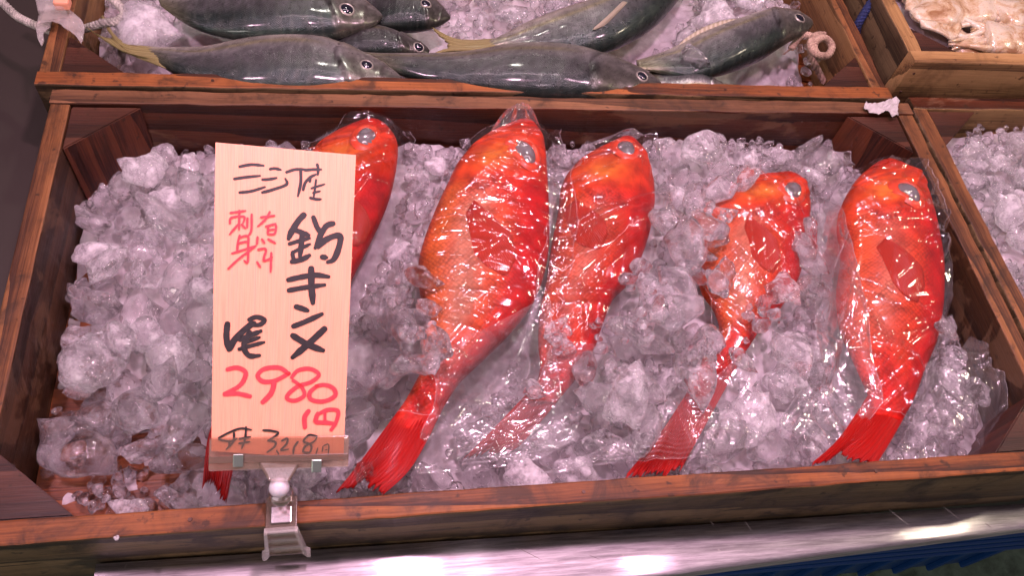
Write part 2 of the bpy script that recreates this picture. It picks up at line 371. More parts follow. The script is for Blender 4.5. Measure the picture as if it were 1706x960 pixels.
def steel():
    k = N('brushed_steel')
    v = k.coords('Object', (2.5, 95, 95), (0, 0, math.radians(2.6)))
    n = k.noise(v, 4.0, 5, 0.7); vs = k.coords('Object'); n2 = k.noise(vs, 60, 4, 0.6)
    c = k.ramp(n, [(0.35, (0.42, 0.39, 0.42)), (0.65, (0.80, 0.77, 0.80))])
    sp = k.ramp(k.noise(vs, 150, 2), [(0.70, 0.0), (0.74, 1.0)])
    c = k.mix(k.math('MULTIPLY', sp, 0.6), c, (0.7, 0.66, 0.66))
    b = k.bump(n, 0.10, 0.0004)
    b = k.bump(n2, 0.06, 0.001, b)
    r = k.math('ADD', k.math('MULTIPLY', n2, 0.12), 0.17)
    p = k.n('BsdfAnisotropic'); p.distribution = 'GGX'; p.inputs['Anisotropy'].default_value = 0.8
    k.l(c, p.inputs['Color']); k.l(r, p.inputs['Roughness']); k.l(b, p.inputs['Normal'])
    tg = k.n('Tangent', direction_type='RADIAL', axis='Z')
    ct = k.n('CombineXYZ'); ct.inputs[0].default_value = 1.0; ct.inputs[1].default_value = 0.045
    k.l(ct.outputs[0], p.inputs['Tangent']); p.inputs['Rotation'].default_value = 0.0
    q = k.n('BsdfGlossy'); q.inputs['Roughness'].default_value = 0.6; k.l(c, q.inputs['Color']); k.l(b, q.inputs['Normal'])
    mx = k.n('MixShader'); mx.inputs[0].default_value = 0.5; k.l(p.outputs[0], mx.inputs[1]); k.l(q.outputs[0], mx.inputs[2])
    return k.done(mx.outputs[0])
STEEL = steel()
rail_z = lambda x: -0.0675 - 0.0525 * x
rail_back = lambda x: 0.1785
rail_front = lambda x: 0.1265 + 0.046 * x
rail = empty('counter_rail', (0.2, 0.15, -0.09), 'brushed stainless steel counter rail in front of the red fish crate', 'counter')
xs = np.linspace(-0.205, 0.95, 60)
prof = []
for x in xs:
    z = rail_z(x); yf = rail_front(x); yb = rail_back(x) - 0.0005
    row = [(x, yb, z - 0.02), (x, yb, z)] + [(x, yb + (yf + 0.004 - yb) * t, z) for t in (0.33, 0.66, 1.0)]
    row += [(x, yf + 0.0012, z - 0.0010), (x, yf, z - 0.004), (x, yf, z - 0.019), (x, yf + 0.002, z - 0.0205), (x, yf + 0.010, z - 0.0205)]
    prof.append(row)
V = np.array(prof); nv = V.shape[1]
o = mesh_obj('rail_top', V.reshape(-1, 3), np.concatenate([grid_faces(len(xs), nv)]), STEEL, None, True); child(o, rail)
o.data.polygons.foreach_set('use_smooth', [True] * len(o.data.polygons))
# end cap flange at the left end
v, f = box_vf((-0.2035, 0.152, rail_z(-.2) - 0.012), (0.003, 0.045, 0.018)); o = mesh_obj('end_flange', v, f, STEEL); child(o, rail)
# scratches: fine raised burrs cut into the steel
SCR = plain('scratched_bright_steel', (0.95, 0.85, 0.80), 0.18, 1.0)
parts = []
for (a, b_) in [((1555, 832), (1605, 871)), ((1468, 840), (1519, 879)), ((1240, 868), (1252, 884)), ((1175, 862), (1192, 878)), ((1440, 842), (1452, 856)), ((860, 912), (905, 935)), ((1640, 872), (1652, 880)), ((980, 925), (1000, 933))]:
    def onrail(px, py):
        d = ray(px, py)
        t = (-0.0675 - CAM_H) / (d[2] + 0.0525 * d[0]); return d * t + CAMP
    q0, q1 = onrail(*a), onrail(*b_); q0[2] += 0.0001; q1[2] += 0.0001
    parts.append(tube([q0 + (q1 - q0) * s for s in (0, .25, .5, .75, 1)], [0.00005, .00018, .00022, .00018, .00005], 4))
v, f = merge(parts); o = mesh_obj('scratch', v, f, SCR); child(o, rail)
# dark plank the crates rest on, under the crates and at the left of the rail
shelf = mesh_obj('shelf', *box_vf((0.5, 0.78, -0.118), (2.4, 1.19, 0.03)), plain('dark_wet_plank', (0.03, 0.022, 0.018), 0.5)); tag(shelf, 'dark wet shelf board under all the crates', 'shelf')
shelf.location = (0, 0, 0)

# blue plastic basket below the rail
BLUE = plain('blue_plastic', (0.004, 0.04, 0.16), 0.35)
bk = empty('plastic_basket', (0.5, 0.0, -0.45), 'blue ribbed plastic basket in shadow below the steel rail', 'basket')
parts = []
o = mesh_obj('basket_wall', *rbox_vf((0.55, 0.215, -0.36), (0.66, 0.012, 0.36), None, 0.003), BLUE); child(o, bk)
for i in range(9):
    o = mesh_obj('rib', *rbox_vf((0.55, 0.204, -0.20 - i * 0.026), (0.665, 0.016, 0.007), None, 0.003), BLUE); child(o, bk)
for i in range(12):
    o = mesh_obj('upright', *rbox_vf((0.25 + i * 0.055, 0.2055, -0.36), (0.008, 0.0085, 0.35), None, 0.002), BLUE); child(o, bk)

# ------------------------------------------------------------------ crates
def board_mesh(c, size, axis, seed, amp=0.0007, r=0.0016):
    """plank with rounded, slightly worn edges. c centre, size xyz, axis = its length. returns v,f,is_top flags"""
    L = size[axis]; o2 = [i for i in range(3) if i != axis]; a, b = size[o2[0]] / 2, size[o2[1]] / 2
    prof = []
    for (sx, sy) in ((1, 1), (-1, 1), (-1, -1), (1, -1)):
        for t in (0, 0.5, 1):
            ang = {(1, 1): 0, (-1, 1): 90, (-1, -1): 180, (1, -1): 270}[(sx, sy)] + 90 * t
            prof.append((sx * (a - r) + r * math.cos(math.radians(ang)), sy * (b - r) + r * math.sin(math.radians(ang))))
    prof = np.array(prof); k = len(prof); n = max(6, int(L / 0.012)); rg = np.random.default_rng(seed)
    t = np.linspace(-L / 2, L / 2, n); V = np.zeros((n, k, 3))
    for j in range(k):
        w1 = vnoise(t, t * 0 + j // 3 * 7.3, 30, seed) - 0.5; w2 = vnoise(t, t * 0 + j // 3 * 5.1, 95, seed + 5) - 0.5
        V[:, j, axis] = t
        V[:, j, o2[0]] = prof[j, 0] + amp * (w1 * 1.1 + w2 * 0.9); V[:, j, o2[1]] = prof[j, 1] + amp * (w2 * 1.1 + w1 * 0.9)
    V = V.reshape(-1, 3) + np.asarray(c); F = [list(q) for q in grid_faces(n, k, True)]
    F += [list(range(k)), list(range((n - 1) * k, n * k))[::-1]]
    if axis == 1: F = [q[::-1] for q in F]
    return V, F
def board(name, c, size, axis, m_face, m_top, parent, seed, inner=None, inner_dir=None):
    V, F = board_mesh(c, size, axis, seed)
    bm_n = []; mid = []
    for q in F:
        p = V[q]; nrm = np.cross(p[1] - p[0], p[2] - p[0]); nrm /= (np.linalg.norm(nrm) + 1e-12)
        cen = p.mean(0) - np.asarray(c)
        i = 0
        if abs(nrm[2]) > 0.6 and cen[2] > 0: i = 1
        elif inner is not None and (cen @ np.asarray(inner_dir)) > 0 and abs(nrm @ np.asarray(inner_dir)) > 0.6: i = 2
        mid.append(i)
    mats = [m_face, m_top] + ([inner] if inner is not None else [])
    o = mesh_obj(name, V, F, mats, None, False, mid, loc=c)
    bm = bmesh.new(); bm.from_mesh(o.data); bmesh.ops.recalc_face_normals(bm, faces=bm.faces); bm.to_mesh(o.data); bm.free()
    return child(o, parent)
def prism(name, tri, z0, z1, mats, parent):
    """triangular corner block; tri = 3 xy points, hypotenuse between the 2nd and 3rd"""
    bm = bmesh.new()
    lo = [bm.verts.new((x, y, z0)) for x, y in tri]; hi = [bm.verts.new((x, y, z1)) for x, y in tri]
    bm.faces.new(hi).material_index = 0; bm.faces.new(lo[::-1])
    for i in range(3):
        j = (i + 1) % 3; q = bm.faces.new((lo[i], lo[j], hi[j], hi[i])); q.material_index = 1
    bmesh.ops.recalc_face_normals(bm, faces=bm.faces)
    bmesh.ops.bevel(bm, geom=[e for e in bm.edges], offset=0.0012, segments=2, affect='EDGES')
    me = bpy.data.meshes.new(name); c = np.array([np.mean([t[0] for t in tri]), np.mean([t[1] for t in tri]), z1])
    for vv in bm.verts: vv.co -= Vector(c)
    bm.to_mesh(me); bm.free()
    for m in mats: me.materials.append(m)
    o = bpy.data.objects.new(name, me); col.objects.link(o); o.location = c
    return child(o, parent)
NAIL = plain('rusty_nail', (0.06, 0.03, 0.02), 0.5, 0.6)
def crate(label, x0, x1, y0, y1, zr, depth, th, mats, seed, group='wooden fish crates', blocks=True, bl=0.062):
    """mats: front face, front top, inner, back top, side top, side inner, side outer"""
    c = np.array([(x0 + x1) / 2, (y0 + y1) / 2, zr - depth])
    r = empty('wooden_crate', c, label, 'crate', group)
    zc = zr - depth / 2
    board('front_board', ((x0 + x1) / 2, y0 + th / 2, zc), (x1 - x0, th, depth), 0, mats['front'], mats['front_top'], r, seed, mats['inner'], (0, 1, 0))
    board('back_board', ((x0 + x1) / 2, y1 - th / 2, zc - 0.0003), (x1 - x0, th, depth), 0, mats['front'], mats['back_top'], r, seed + 1, mats['inner'], (0, -1, 0))
    for s in (0, 1):
        x = x0 + th / 2 if s == 0 else x1 - th / 2
        board('side_board', (x, (y0 + y1) / 2, zc - 0.0012), (th, y1 - y0 - 2 * th - 0.0008, depth - 0.0015), 1, mats['side_out'], mats['side_top'], r, seed + 2 + s, mats['side_in'], (1 - 2 * s, 0, 0))
    n = 4; wy = (y1 - y0 - 2 * th) / n
    for i in range(n):
        board('base_plank', ((x0 + x1) / 2, y0 + th + wy * (i + .5), zr - depth + 0.005), (x1 - x0 - 2 * th - 0.001, wy - 0.0025, 0.009), 0, mats['base'], mats['base'], r, seed + 6 + i)
    bmn = bmesh.new(); bmesh.ops.create_cone(bmn, cap_ends=True, segments=10, radius1=0.0017, radius2=0.0014, depth=0.0008); nm = bpy.data.meshes.new('nail'); bmn.to_mesh(nm); bmn.free(); nm.materials.append(NAIL)
    bds = {o.name.split('.')[0]: o for o in r.children}
    for (bn, yy) in (('front_board', y0 - 0.0001), ('back_board', y1 - th - 0.0002)):
        if bn == 'back_board': continue
        for xx in (x0 + 0.009, x1 - 0.009):
            for zz in (zr - 0.018, zr - 0.046):
                o = bpy.data.objects.new('nail', nm); col.objects.link(o); o.parent = bds[bn]; o.rotation_euler = (math.pi / 2, 0, 0)
                o.location = Vector((xx, yy, zz)) - r.location - bds[bn].location
    for xx in (x0 + 0.16, x0 + 0.45, x1 - 0.2):
        o = bpy.data.objects.new('nail', nm); col.objects.link(o); o.parent = bds['front_board']; o.location = Vector((xx, y0 + th * 0.5, zr + 0.0002)) - r.location - bds['front_board'].location
    e = 0.0006
    xi0, xi1, yi0, yi1 = x0 + th + e, x1 - th - e, y0 + th + e, y1 - th - e
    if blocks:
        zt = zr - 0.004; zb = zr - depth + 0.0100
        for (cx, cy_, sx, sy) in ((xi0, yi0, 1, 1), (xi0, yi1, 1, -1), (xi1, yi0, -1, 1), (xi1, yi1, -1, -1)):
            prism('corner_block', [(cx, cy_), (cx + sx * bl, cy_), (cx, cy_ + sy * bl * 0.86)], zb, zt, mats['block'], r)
    return r
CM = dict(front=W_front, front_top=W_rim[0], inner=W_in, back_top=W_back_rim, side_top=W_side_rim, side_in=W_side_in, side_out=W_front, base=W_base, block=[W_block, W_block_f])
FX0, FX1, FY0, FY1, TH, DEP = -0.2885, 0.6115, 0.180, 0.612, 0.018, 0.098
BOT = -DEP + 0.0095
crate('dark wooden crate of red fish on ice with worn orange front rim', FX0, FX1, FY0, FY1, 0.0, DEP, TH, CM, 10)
CR = dict(CM, front_top=W_rim[1], side_top=W_side_rim, side_in=W_pale_y, side_out=W_grey_side)
crate('wooden crate of silver horse mackerel behind the red fish crate', -0.304, 0.592, 0.6145, 1.05, 0.003, 0.098, TH, CR, 30)
CRR = dict(CM, front_top=W_rim[2], inner=W_pale, back_top=W_in)
crate('wooden crate holding only ice, beside the red fish crate', 0.617, 1.5, 0.19, 0.6225, -0.001, 0.098, TH, CRR, 50)
CS = dict(CM, front=W_pale, front_top=W_pale_rim_x, inner=W_pale, back_top=W_pale, side_top=W_pale_rim, side_in=W_pale_y, side_out=W_grey_side)
crate('pale weathered wooden crate full of cream coloured squid', 0.606, 1.5, 0.6350, 1.07, 0.040, 0.142, TH, CS, 70, bl=0.05)

# ------------------------------------------------------------------ fish
class FishGeo: pass
def fish_body(left, right, zmid, thick, ucut, colour_fn, relief_fn, nu=150, nt=72, zcurve=None, ped=0.30, uthick=0.30):
    """body between two traced flanks (photo pixels, snout to tail root) lying on its side at height zmid"""
    Lp = np.array([P(x, y, zmid)[:2] for x, y in left]); Rp = np.array([P(x, y, zmid)[:2] for x, y in right])
    tip = (Lp[0] + Rp[0]) / 2; ax = tip - (Lp[1] + Rp[1]) / 2; ax /= np.linalg.norm(ax) + 1e-9
    w0 = np.linalg.norm(Lp[0] - Rp[0]); tip = tip + ax * w0 * 0.28
    Lp = np.vstack([tip, Lp]); Rp = np.vstack([tip, Rp])
    # denser sampling at the snout
    kk = len(Lp); idx = np.linspace(0, 1, nu); fine = catmull(np.hstack([Lp, Rp]), 1500)
    cen = (fine[:, :2] + fine[:, 2:]) / 2; s = np.concatenate([[0], np.cumsum(np.linalg.norm(np.diff(cen, axis=0), axis=1))]); length = s[-1]
    uu = np.clip(0.25 * idx ** 2 + 0.75 * idx, 0, 1)
    take = [np.interp(uu * length, s, fine[:, q]) for q in range(4)]
    Lf = np.stack(take[:2], 1); Rf = np.stack(take[2:], 1)
    th = 2 * math.pi * np.arange(nt) / nt
    U, T = np.meshgrid(uu, th, indexing='ij')
    cs = np.cos(T); sn = np.sin(T)
    x01 = (1 - cs) / 2 * 1.0                         # 0 = left flank, 1 = right flank
    prof = np.sign(sn) * np.abs(sn) ** 0.82
    tu = np.minimum(1, (np.maximum(uu, 1e-4) / uthick)) ** 0.62
    tu = tu * (1 - (1 - ped) * sstep(0.42, 1.0, uu))
    tu = tu * (1 - 0.62 * sstep(0.88, 1.0, uu))
    wid = np.linalg.norm(Rf - Lf, axis=1)
    hz = np.minimum(thick / 2 * tu, wid * 0.46 + 0.0002)
    zc = zmid + (np.interp(uu, [q[0] for q in zcurve], [q[1] for q in zcurve]) if zcurve else 0 * uu)
    X = Lf[:, None, 0] * (1 - x01) + Rf[:, None, 0] * x01
    Y = Lf[:, None, 1] * (1 - x01) + Rf[:, None, 1] * x01
    Z = zc[:, None] + hz[:, None] * prof
    top = np.clip(sn, 0, 1)
    Z = Z + relief_fn(U, x01) * np.minimum(1, top * 2.0) * np.minimum(1, hz[:, None] / 0.008)
    cen2 = np.stack([(Lf[:, 0] + Rf[:, 0]) / 2, (Lf[:, 1] + Rf[:, 1]) / 2], 1)
    g = FishGeo(); g.nu, g.nt = nu, nt
    g.V = np.stack([X, Y, Z], -1); g.u = uu; g.x01 = x01; g.U = U; g.len = length; g.wid = wid; g.topmask = sn > 0.02
    g.col = colour_fn(U, x01, sn); g.L, g.R, g.zc, g.hz = Lf, Rf, zc, hz
    arc = np.cumsum(np.concatenate([np.zeros((nu, 1)), np.linalg.norm(np.diff(g.V, axis=1), axis=2)], 1), 1)
    g.uv = np.stack([U * length, arc], -1)
    return g
def fish_mesh(g, mat, parent, name='body'):
    loc = g.V.mean((0, 1)); F = [list(q) for q in grid_faces(g.nu, g.nt, True)]
    n = g.nu * g.nt; F += [list(range(g.nt)), list(range(n - g.nt, n))[::-1]]
    o = mesh_obj(name, g.V.reshape(-1, 3), F, mat, None, True, loc=loc)
    me = o.data; ca = me.color_attributes.new('Col', 'FLOAT_COLOR', 'POINT')
    ca.data.foreach_set('color', g.col.reshape(-1, 4).astype(np.float32).ravel())
    uvl = me.uv_layers.new(name='UVMap'); li = np.empty(len(me.loops), int); me.loops.foreach_get('vertex_index', li)
    uv = g.uv.reshape(-1, 2)[li]; uvl.data.foreach_set('uv', uv.astype(np.float32).ravel())
    bm = bmesh.new(); bm.from_mesh(me); bmesh.ops.recalc_face_normals(bm, faces=bm.faces); bm.to_mesh(me); bm.free()
    return child(o, parent)
def surf_at(g, px, py):
    """top-side vertex of the fish seen nearest to a photo pixel, and its normal"""
    Q = (g.V.reshape(-1, 3) - CAMP) @ M; x = 853 + FPX * Q[:, 0] / Q[:, 2]; y = 480 + FPX * Q[:, 1] / Q[:, 2]
    d = (x - px) ** 2 + (y - py) ** 2 + (~g.topmask.reshape(-1)) * 1e6
    i = int(np.argmin(d)); a, b = divmod(i, g.nt); a = min(max(a, 2), g.nu - 3)
    e1 = g.V[a + 2, b] - g.V[a - 2, b]; e2 = g.V[a, (b + 2) % g.nt] - g.V[a, b - 2]
    n = np.cross(e1, e2); n /= np.linalg.norm(n); n = n if n[2] > 0 else -n
    return g.V[a, b].copy(), n, e1 / np.linalg.norm(e1)
def frame(n, t):
    t = t - n * (n @ t); t /= np.linalg.norm(t); return np.stack([t, np.cross(n, t), n], 1)
def disc_dome(r, h, ring=8, seg=28, ry=1.0, r_in=0.0):
    V = []
    for i in range(ring + 1):
        a = r_in + (r - r_in) * i / ring
        z = h * (1 - ((a - r_in) / (r - r_in)) ** 2) if r_in == 0 else h * math.sin(math.pi * min(1, (i / ring) * 0.97 + 0.03)) - 0.0006 * (i / ring)
        for k in range(seg):
            t = 2 * math.pi * k / seg; V.append((a * math.cos(t), a * ry * math.sin(t), z))
    return np.array(V), [list(q) for q in grid_faces(ring + 1, seg, True)]
def local_fit(g, p, R, rad):
    """quadratic patch z(x,y) of the fish's upper side round p in frame R"""
    Q = (g.V.reshape(-1, 3)[g.topmask.reshape(-1)] - p) @ R; Q = Q[np.hypot(Q[:, 0], Q[:, 1]) < rad]
    A_ = np.stack([np.ones(len(Q)), Q[:, 0], Q[:, 1], Q[:, 0] ** 2, Q[:, 0] * Q[:, 1], Q[:, 1] ** 2], 1)
    c, *_ = np.linalg.lstsq(A_, Q[:, 2], rcond=None)
    return lambda x, y: c[0] + c[1] * x + c[2] * y + c[3] * x * x + c[4] * x * y + c[5] * y * y
def add_eye(g, px, py, r, root, kind, squash=0.72, tilt=0.0, lift=0.0006):
    p, n, t = surf_at(g, px, py); R = frame(n, t)
    if tilt:
        c, s = math.cos(tilt), math.sin(tilt); R = R @ np.array([[c, -s, 0], [s, c, 0], [0, 0, 1]])
    q = local_fit(g, p, R, r * 1.5)
    ring_m, pup_m = (EYE_RING, EYE_GREY) if kind == 'red' else (EYE_SILVER, EYE_BLACK)
    pr = 0.76 if kind == 'red' else 0.80; sq = squash if kind == 'red' else 1.0
    v, f = disc_dome(r * pr, r * 0.26, ry=sq); v[:, 2] += q(v[:, 0], v[:, 1]) + lift
    eye = mesh_obj('eye', v @ R.T + p, f, pup_m, None, True, loc=p); child(eye, root)
    v, f = disc_dome(r * (1.2 if kind == 'red' else 1.02), r * (0.13 if kind == 'red' else 0.16), 10, 32, sq + (0.05 if kind == 'red' else 0), r * pr * 0.88)
    v[:, 2] += q(v[:, 0], v[:, 1]) + lift * 0.3
    ring = mesh_obj('eye_ring', v @ R.T, f, ring_m, None, True); ring.parent = eye; ring.location = (0, 0, 0)
    return eye
def fin_sheet(name, rows, mat, parent, th=0.0008, ridge=0.0005, rays=14):
    """fin from a grid of 3D rows root->edge (nu x nv x 3), given thickness"""
    G = np.asarray(rows, float); nu, nv = G.shape[:2]
    k = np.linspace(0, 1, nv); rip = ridge * np.sin(k * rays * 2 * math.pi)
    top = G.copy(); top[:, :, 2] += th / 2 + rip[None] * np.linspace(0.3, 1, nu)[:, None]
    bot = G.copy(); bot[:, :, 2] -= th / 2
    V = np.concatenate([top.reshape(-1, 3), bot.reshape(-1, 3)]); n = nu * nv
    F = [list(q) for q in grid_faces(nu, nv)]; F += [[i + n for i in q][::-1] for q in F]
    a = np.arange(n).reshape(nu, nv); rim = list(a[0]) + list(a[1:, -1]) + list(a[-1, -2::-1]) + list(a[-2:0:-1, 0])
    F += [[rim[i], rim[(i + 1) % len(rim)], rim[(i + 1) % len(rim)] + n, rim[i] + n] for i in range(len(rim))]
    loc = V.mean(0); o = mesh_obj(name, V, F, mat, None, True, loc=loc)
    me = o.data; uvl = me.uv_layers.new(name='UVMap'); li = np.empty(len(me.loops), int); me.loops.foreach_get('vertex_index', li)
    uvg = np.stack(np.meshgrid(np.linspace(0, 1, nu), k, indexing='ij'), -1).reshape(-1, 2); uvg = np.concatenate([uvg, uvg])
    uvl.data.foreach_set('uv', uvg[li].astype(np.float32).ravel())
    bm = bmesh.new(); bm.from_mesh(me); bmesh.ops.recalc_face_normals(bm, faces=bm.faces); bm.to_mesh(me); bm.free()
    return child(o, parent)
def tail_fin(g, outline_l, outline_r, edge, z_end, mat, parent, nv=64, nu=16, th=0.0018, rays=15, ripple=0.0022):
    """caudal fin from the end of the body; outlines are pixel lists from root to lobe tip, edge = trailing edge left->right (pixels)"""
    ra, rb = g.L[-9], g.R[-9]; zr_ = g.zc[-9]
    el = catmull([P(x, y, z_end) for x, y in edge], nv)
    ol = catmull([np.array([*ra, zr_])] + [P(x, y, z_end * 0.5 + zr_ * 0.5) for x, y in outline_l] + [el[0]], nu)
    orr = catmull([np.array([*rb, zr_])] + [P(x, y, z_end * 0.5 + zr_ * 0.5) for x, y in outline_r] + [el[-1]], nu)
    k = np.linspace(0, 1, nv); rows = []
    root = np.array([*ra, zr_]) * (1 - k[:, None]) + np.array([*rb, zr_]) * k[:, None]
    frq = np.random.default_rng(int(abs(ra[0]) * 1e5)).random(nv); frq = (frq + np.roll(frq, 1) * .6) / 1.6
    for i in range(nu):
        t = i / (nu - 1)
        tt = (t * (1 - 0.10 * frq * t ** 3))[:, None]; base = root * (1 - tt) + el * tt
        corr = (ol[i] - base[0]) * (1 - k[:, None]) + (orr[i] - base[-1]) * k[:, None]
        row = base + corr; row[:, 2] += ripple * np.sin(k * 9 + 1) * t + 0.004 * (1 - (2 * k - 1) ** 2) * (1 - t)
        rows.append(row)
    return fin_sheet('tail_fin', rows, mat, parent, th, 0.0006, rays)
def grid_at(g, px, py):
    Q = (g.V.reshape(-1, 3) - CAMP) @ M; x = 853 + FPX * Q[:, 0] / Q[:, 2]; y = 480 + FPX * Q[:, 1] / Q[:, 2]
    return divmod(int(np.argmin((x - px) ** 2 + (y - py) ** 2 + (~g.topmask.reshape(-1)) * 1e6)), g.nt)
def grid_sample(g, a, b):
    a = min(max(a, 0), g.nu - 1.001); i = int(a); j = int(math.floor(b)); fa, fb = a - i, b - j; q = lambda m, n_: g.V[m, n_ % g.nt]
    return (q(i, j) * (1 - fa) + q(i + 1, j) * fa) * (1 - fb) + (q(i, j + 1) * (1 - fa) + q(i + 1, j + 1) * fa) * fb
def pectoral(g, base, tips, mat, parent, nu=16, nv=30, lift=0.0011, name='pectoral_fin'):
    """fan lying on the flank, rooted at base (2 pixels) and spreading to tips (pixels)"""
    bi = np.array([grid_at(g, *q) for q in base], float); ti = np.array([grid_at(g, *q) for q in tips], float)
    b = catmull(bi, nv) if len(bi) > 2 else bi[0] + (bi[1] - bi[0]) * np.linspace(0, 1, nv)[:, None]
    e = catmull(ti, nv) if len(ti) > 2 else ti[0] + (ti[1] - ti[0]) * np.linspace(0, 1, nv)[:, None]; rows = []
    k = np.linspace(0, 1, nv); ragged = 1 - 0.03 * np.abs(np.sin(k * 11)) - 0.22 * np.abs(2 * k - 1) ** 2.5
    for i in range(nu):
        t = i / (nu - 1); tt = t * ragged; row = []
        for j in range(nv):
            q = b[j] * (1 - tt[j]) + e[j] * tt[j]; p = grid_sample(g, q[0], q[1])
            row.append(p + np.array([0, 0, lift * ((0.2 + 0.9 * math.sin(math.pi * min(1, t * 0.9 + .02))) * (1 - 0.95 * (2 * k[j] - 1) ** 4) + 0.12)]))
        rows.append(row)
    return fin_sheet(name, np.array(rows), mat, parent, 0.0004, 0.00016, 10)

def mixc(a, b, t): return a * (1 - t[..., None]) + np.asarray(b) * t[..., None]
def red_colour(seed, gold=1.0, bright=1.0):
    def fn(U, v, sn):
        n1 = vnoise(U * 3, v * 1.2, 4, seed); n2 = vnoise(U * 3, v * 1.2, 13, seed + 1)
        c = np.zeros(U.shape + (3,)); c[:] = (0.52, 0.018, 0.007)
        c = mixc(c, (0.62, 0.11, 0.016), np.exp(-((v - 0.10 - 0.04 * n1) / 0.13) ** 2) * sstep(0.2, 0.32, U) * gold)
        sil = np.exp(-((v - 0.36) / 0.15) ** 2) * sstep(0.27, 0.40, U) * (1 - sstep(0.68, 0.85, U)) * (0.55 + 0.7 * n1) * gold
        c = mixc(c, (0.50, 0.20, 0.115), np.clip(sil, 0, 0.8))
        c = mixc(c, (0.62, 0.085, 0.012), np.exp(-((v - 0.58) / 0.12) ** 2) * sstep(0.35, 0.45, U) * 0.6 * gold)
        c = mixc(c, (0.44, 0.005, 0.005), sstep(0.66, 0.82, v + 0.08 * (n1 - .5)) * sstep(0.16, 0.28, U))
        head = 1 - sstep(0.25, 0.33, U)
        c = mixc(c, (0.60, 0.045, 0.008), head * (1 - 0.5 * sstep(.6, .9, v)))
        c = mixc(c, (0.70, 0.19, 0.02), head * np.exp(-(((v - 0.40) / 0.2) ** 2 + ((U - 0.21) / 0.055) ** 2)) * (0.4 + 0.6 * n2))
        c = mixc(c, (0.50, 0.010, 0.006), (1 - sstep(0.03, 0.12, U)) * 0.8)
        c = mixc(c, (0.52, 0.010, 0.007), sstep(0.74, 0.95, U) * (0.6 + 0.4 * n2))
        e = gill_u(v); c = mixc(c, (0.16, 0.008, 0.006), np.exp(-((U - e - 0.006) / 0.006) ** 2) * sstep(.16, .26, v) * (1 - sstep(.42, .56, v)) * 0.8)
        jj = 0.085 + 0.05 * (1 - v); c = mixc(c, (0.20, 0.008, 0.006), np.exp(-((U - jj - 0.005) / 0.005) ** 2) * (1 - sstep(.45, .6, v)) * 0.7)
        e2 = e - 0.07 + 0.02 * np.sin(v * 9); c = mixc(c, (0.28, 0.012, 0.006), np.exp(-((U - e2 - 0.005) / 0.005) ** 2) * sstep(.2, .3, v) * (1 - sstep(.5, .62, v)) * 0.45)
        c = c * (0.72 + 0.44 * n2[..., None]) * bright * np.array([0.86, 0.95, 0.95])
        a = sstep(0.27, 0.33, U) * (1 - sstep(0.93, 1.0, U)) * (1 - 0.75 * sstep(0.68, 0.8, v))
        return np.concatenate([np.clip(c, 0, 1), a[..., None]], -1)
    return fn
def gill_u(v): return 0.245 + 0.075 * sstep(0.0, 0.34, v) - 0.15 * sstep(0.36, 0.95, v) + 0.012 * np.sin(v * 21)
def red_relief(U, v):
    e = gill_u(v)
    r = 0.0042 * (1 - sstep(e - 0.003, e + 0.005, U)) * sstep(e - 0.12, e - 0.02, U)
    e2 = e - 0.07 + 0.02 * np.sin(v * 9); r += 0.0024 * (1 - sstep(e2 - 0.003, e2 + 0.005, U)) * sstep(e2 - 0.06, e2, U) * sstep(.1, .2, v)
    j = 0.085 + 0.05 * (1 - v); r += 0.0026 * (1 - sstep(j - .003, j + .004, U)) * sstep(j - .05, j, U) * (1 - sstep(.5, .7, v))
    r += 0.0006 * np.exp(-((v - 0.42 + 0.05 * np.sin(U * 4)) / 0.012) ** 2) * sstep(.33, .4, U)
    r += 0.0012 * (vnoise(U * 2, v, 9, 3) - 0.5)
    return r

RED = []
def red_fish(label, left, right, zmid, thick, eye, er, tail, pect, seed, gold=1, bright=1, squash=0.7, tilt=0.0, z_tail=-0.03, zcurve=None):
    g = fish_body(left, right, zmid, thick, 1, red_colour(seed, gold, bright), red_relief, zcurve=zcurve)
    c = g.V.mean((0, 1)); c[2] = zmid - thick / 2
    root = empty('red_fish', c, label, 'fish', 'red fish laid in a row on the ice')
    fish_mesh(g, SKIN_RED, root)
    add_eye(g, eye[0], eye[1], er, root, 'red', squash, tilt)
    g.tail = tail_fin(g, tail[0], tail[1], tail[2], z_tail, FIN_RED, root)
    if pect: pectoral(g, pect[0], pect[1], FIN_PECT, root)
    RED.append(g); return g

# fish one, behind the card
red_fish('red fish mostly hidden behind the price card, only head and shoulder showing',
    [(583, 209), (538, 236), (505, 276), (478, 330), (458, 390), (446, 440), (436, 500), (420, 560), (398, 620), (372, 668)],
    [(640, 206), (660, 234), (662, 268), (651, 322), (633, 368), (602, 432), (566, 500), (524, 560), (472, 620), (418, 680)],
    -0.018, 0.054, (612, 231), 0.0195, ([(350, 720)], [(402, 735)], [(338, 815), (352, 800), (364, 812), (376, 838)]), ([(588, 330), (570, 350)], [(625, 405), (575, 420)]), 11, 0.3, 0.9, 0.62, 0.0, -0.03)
# fish two
red_fish('largest red fish, next to the price card, with clear wrap peaked over its snout',
    [(846, 208), (800, 234), (766, 270), (744, 312), (722, 360), (704, 410), (696, 452), (702, 502), (710, 552), (711, 596), (694, 634), (674, 670), (648, 708)],
    [(888, 203), (903, 226), (909, 262), (912, 310), (914, 360), (914, 410), (907, 456), (888, 506), (852, 553), (808, 597), (768, 636), (740, 678), (716, 728)],
    -0.014, 0.060, (879, 250), 0.0200, ([(605, 765)], [(688, 775)], [(560, 822), (588, 812), (606, 798), (618, 816), (636, 826)]), ([(791, 333), (776, 356)], [(868, 408), (862, 440), (838, 462), (800, 448)]), 12, 1.0, 1.0, 0.66, 0.15, -0.014)
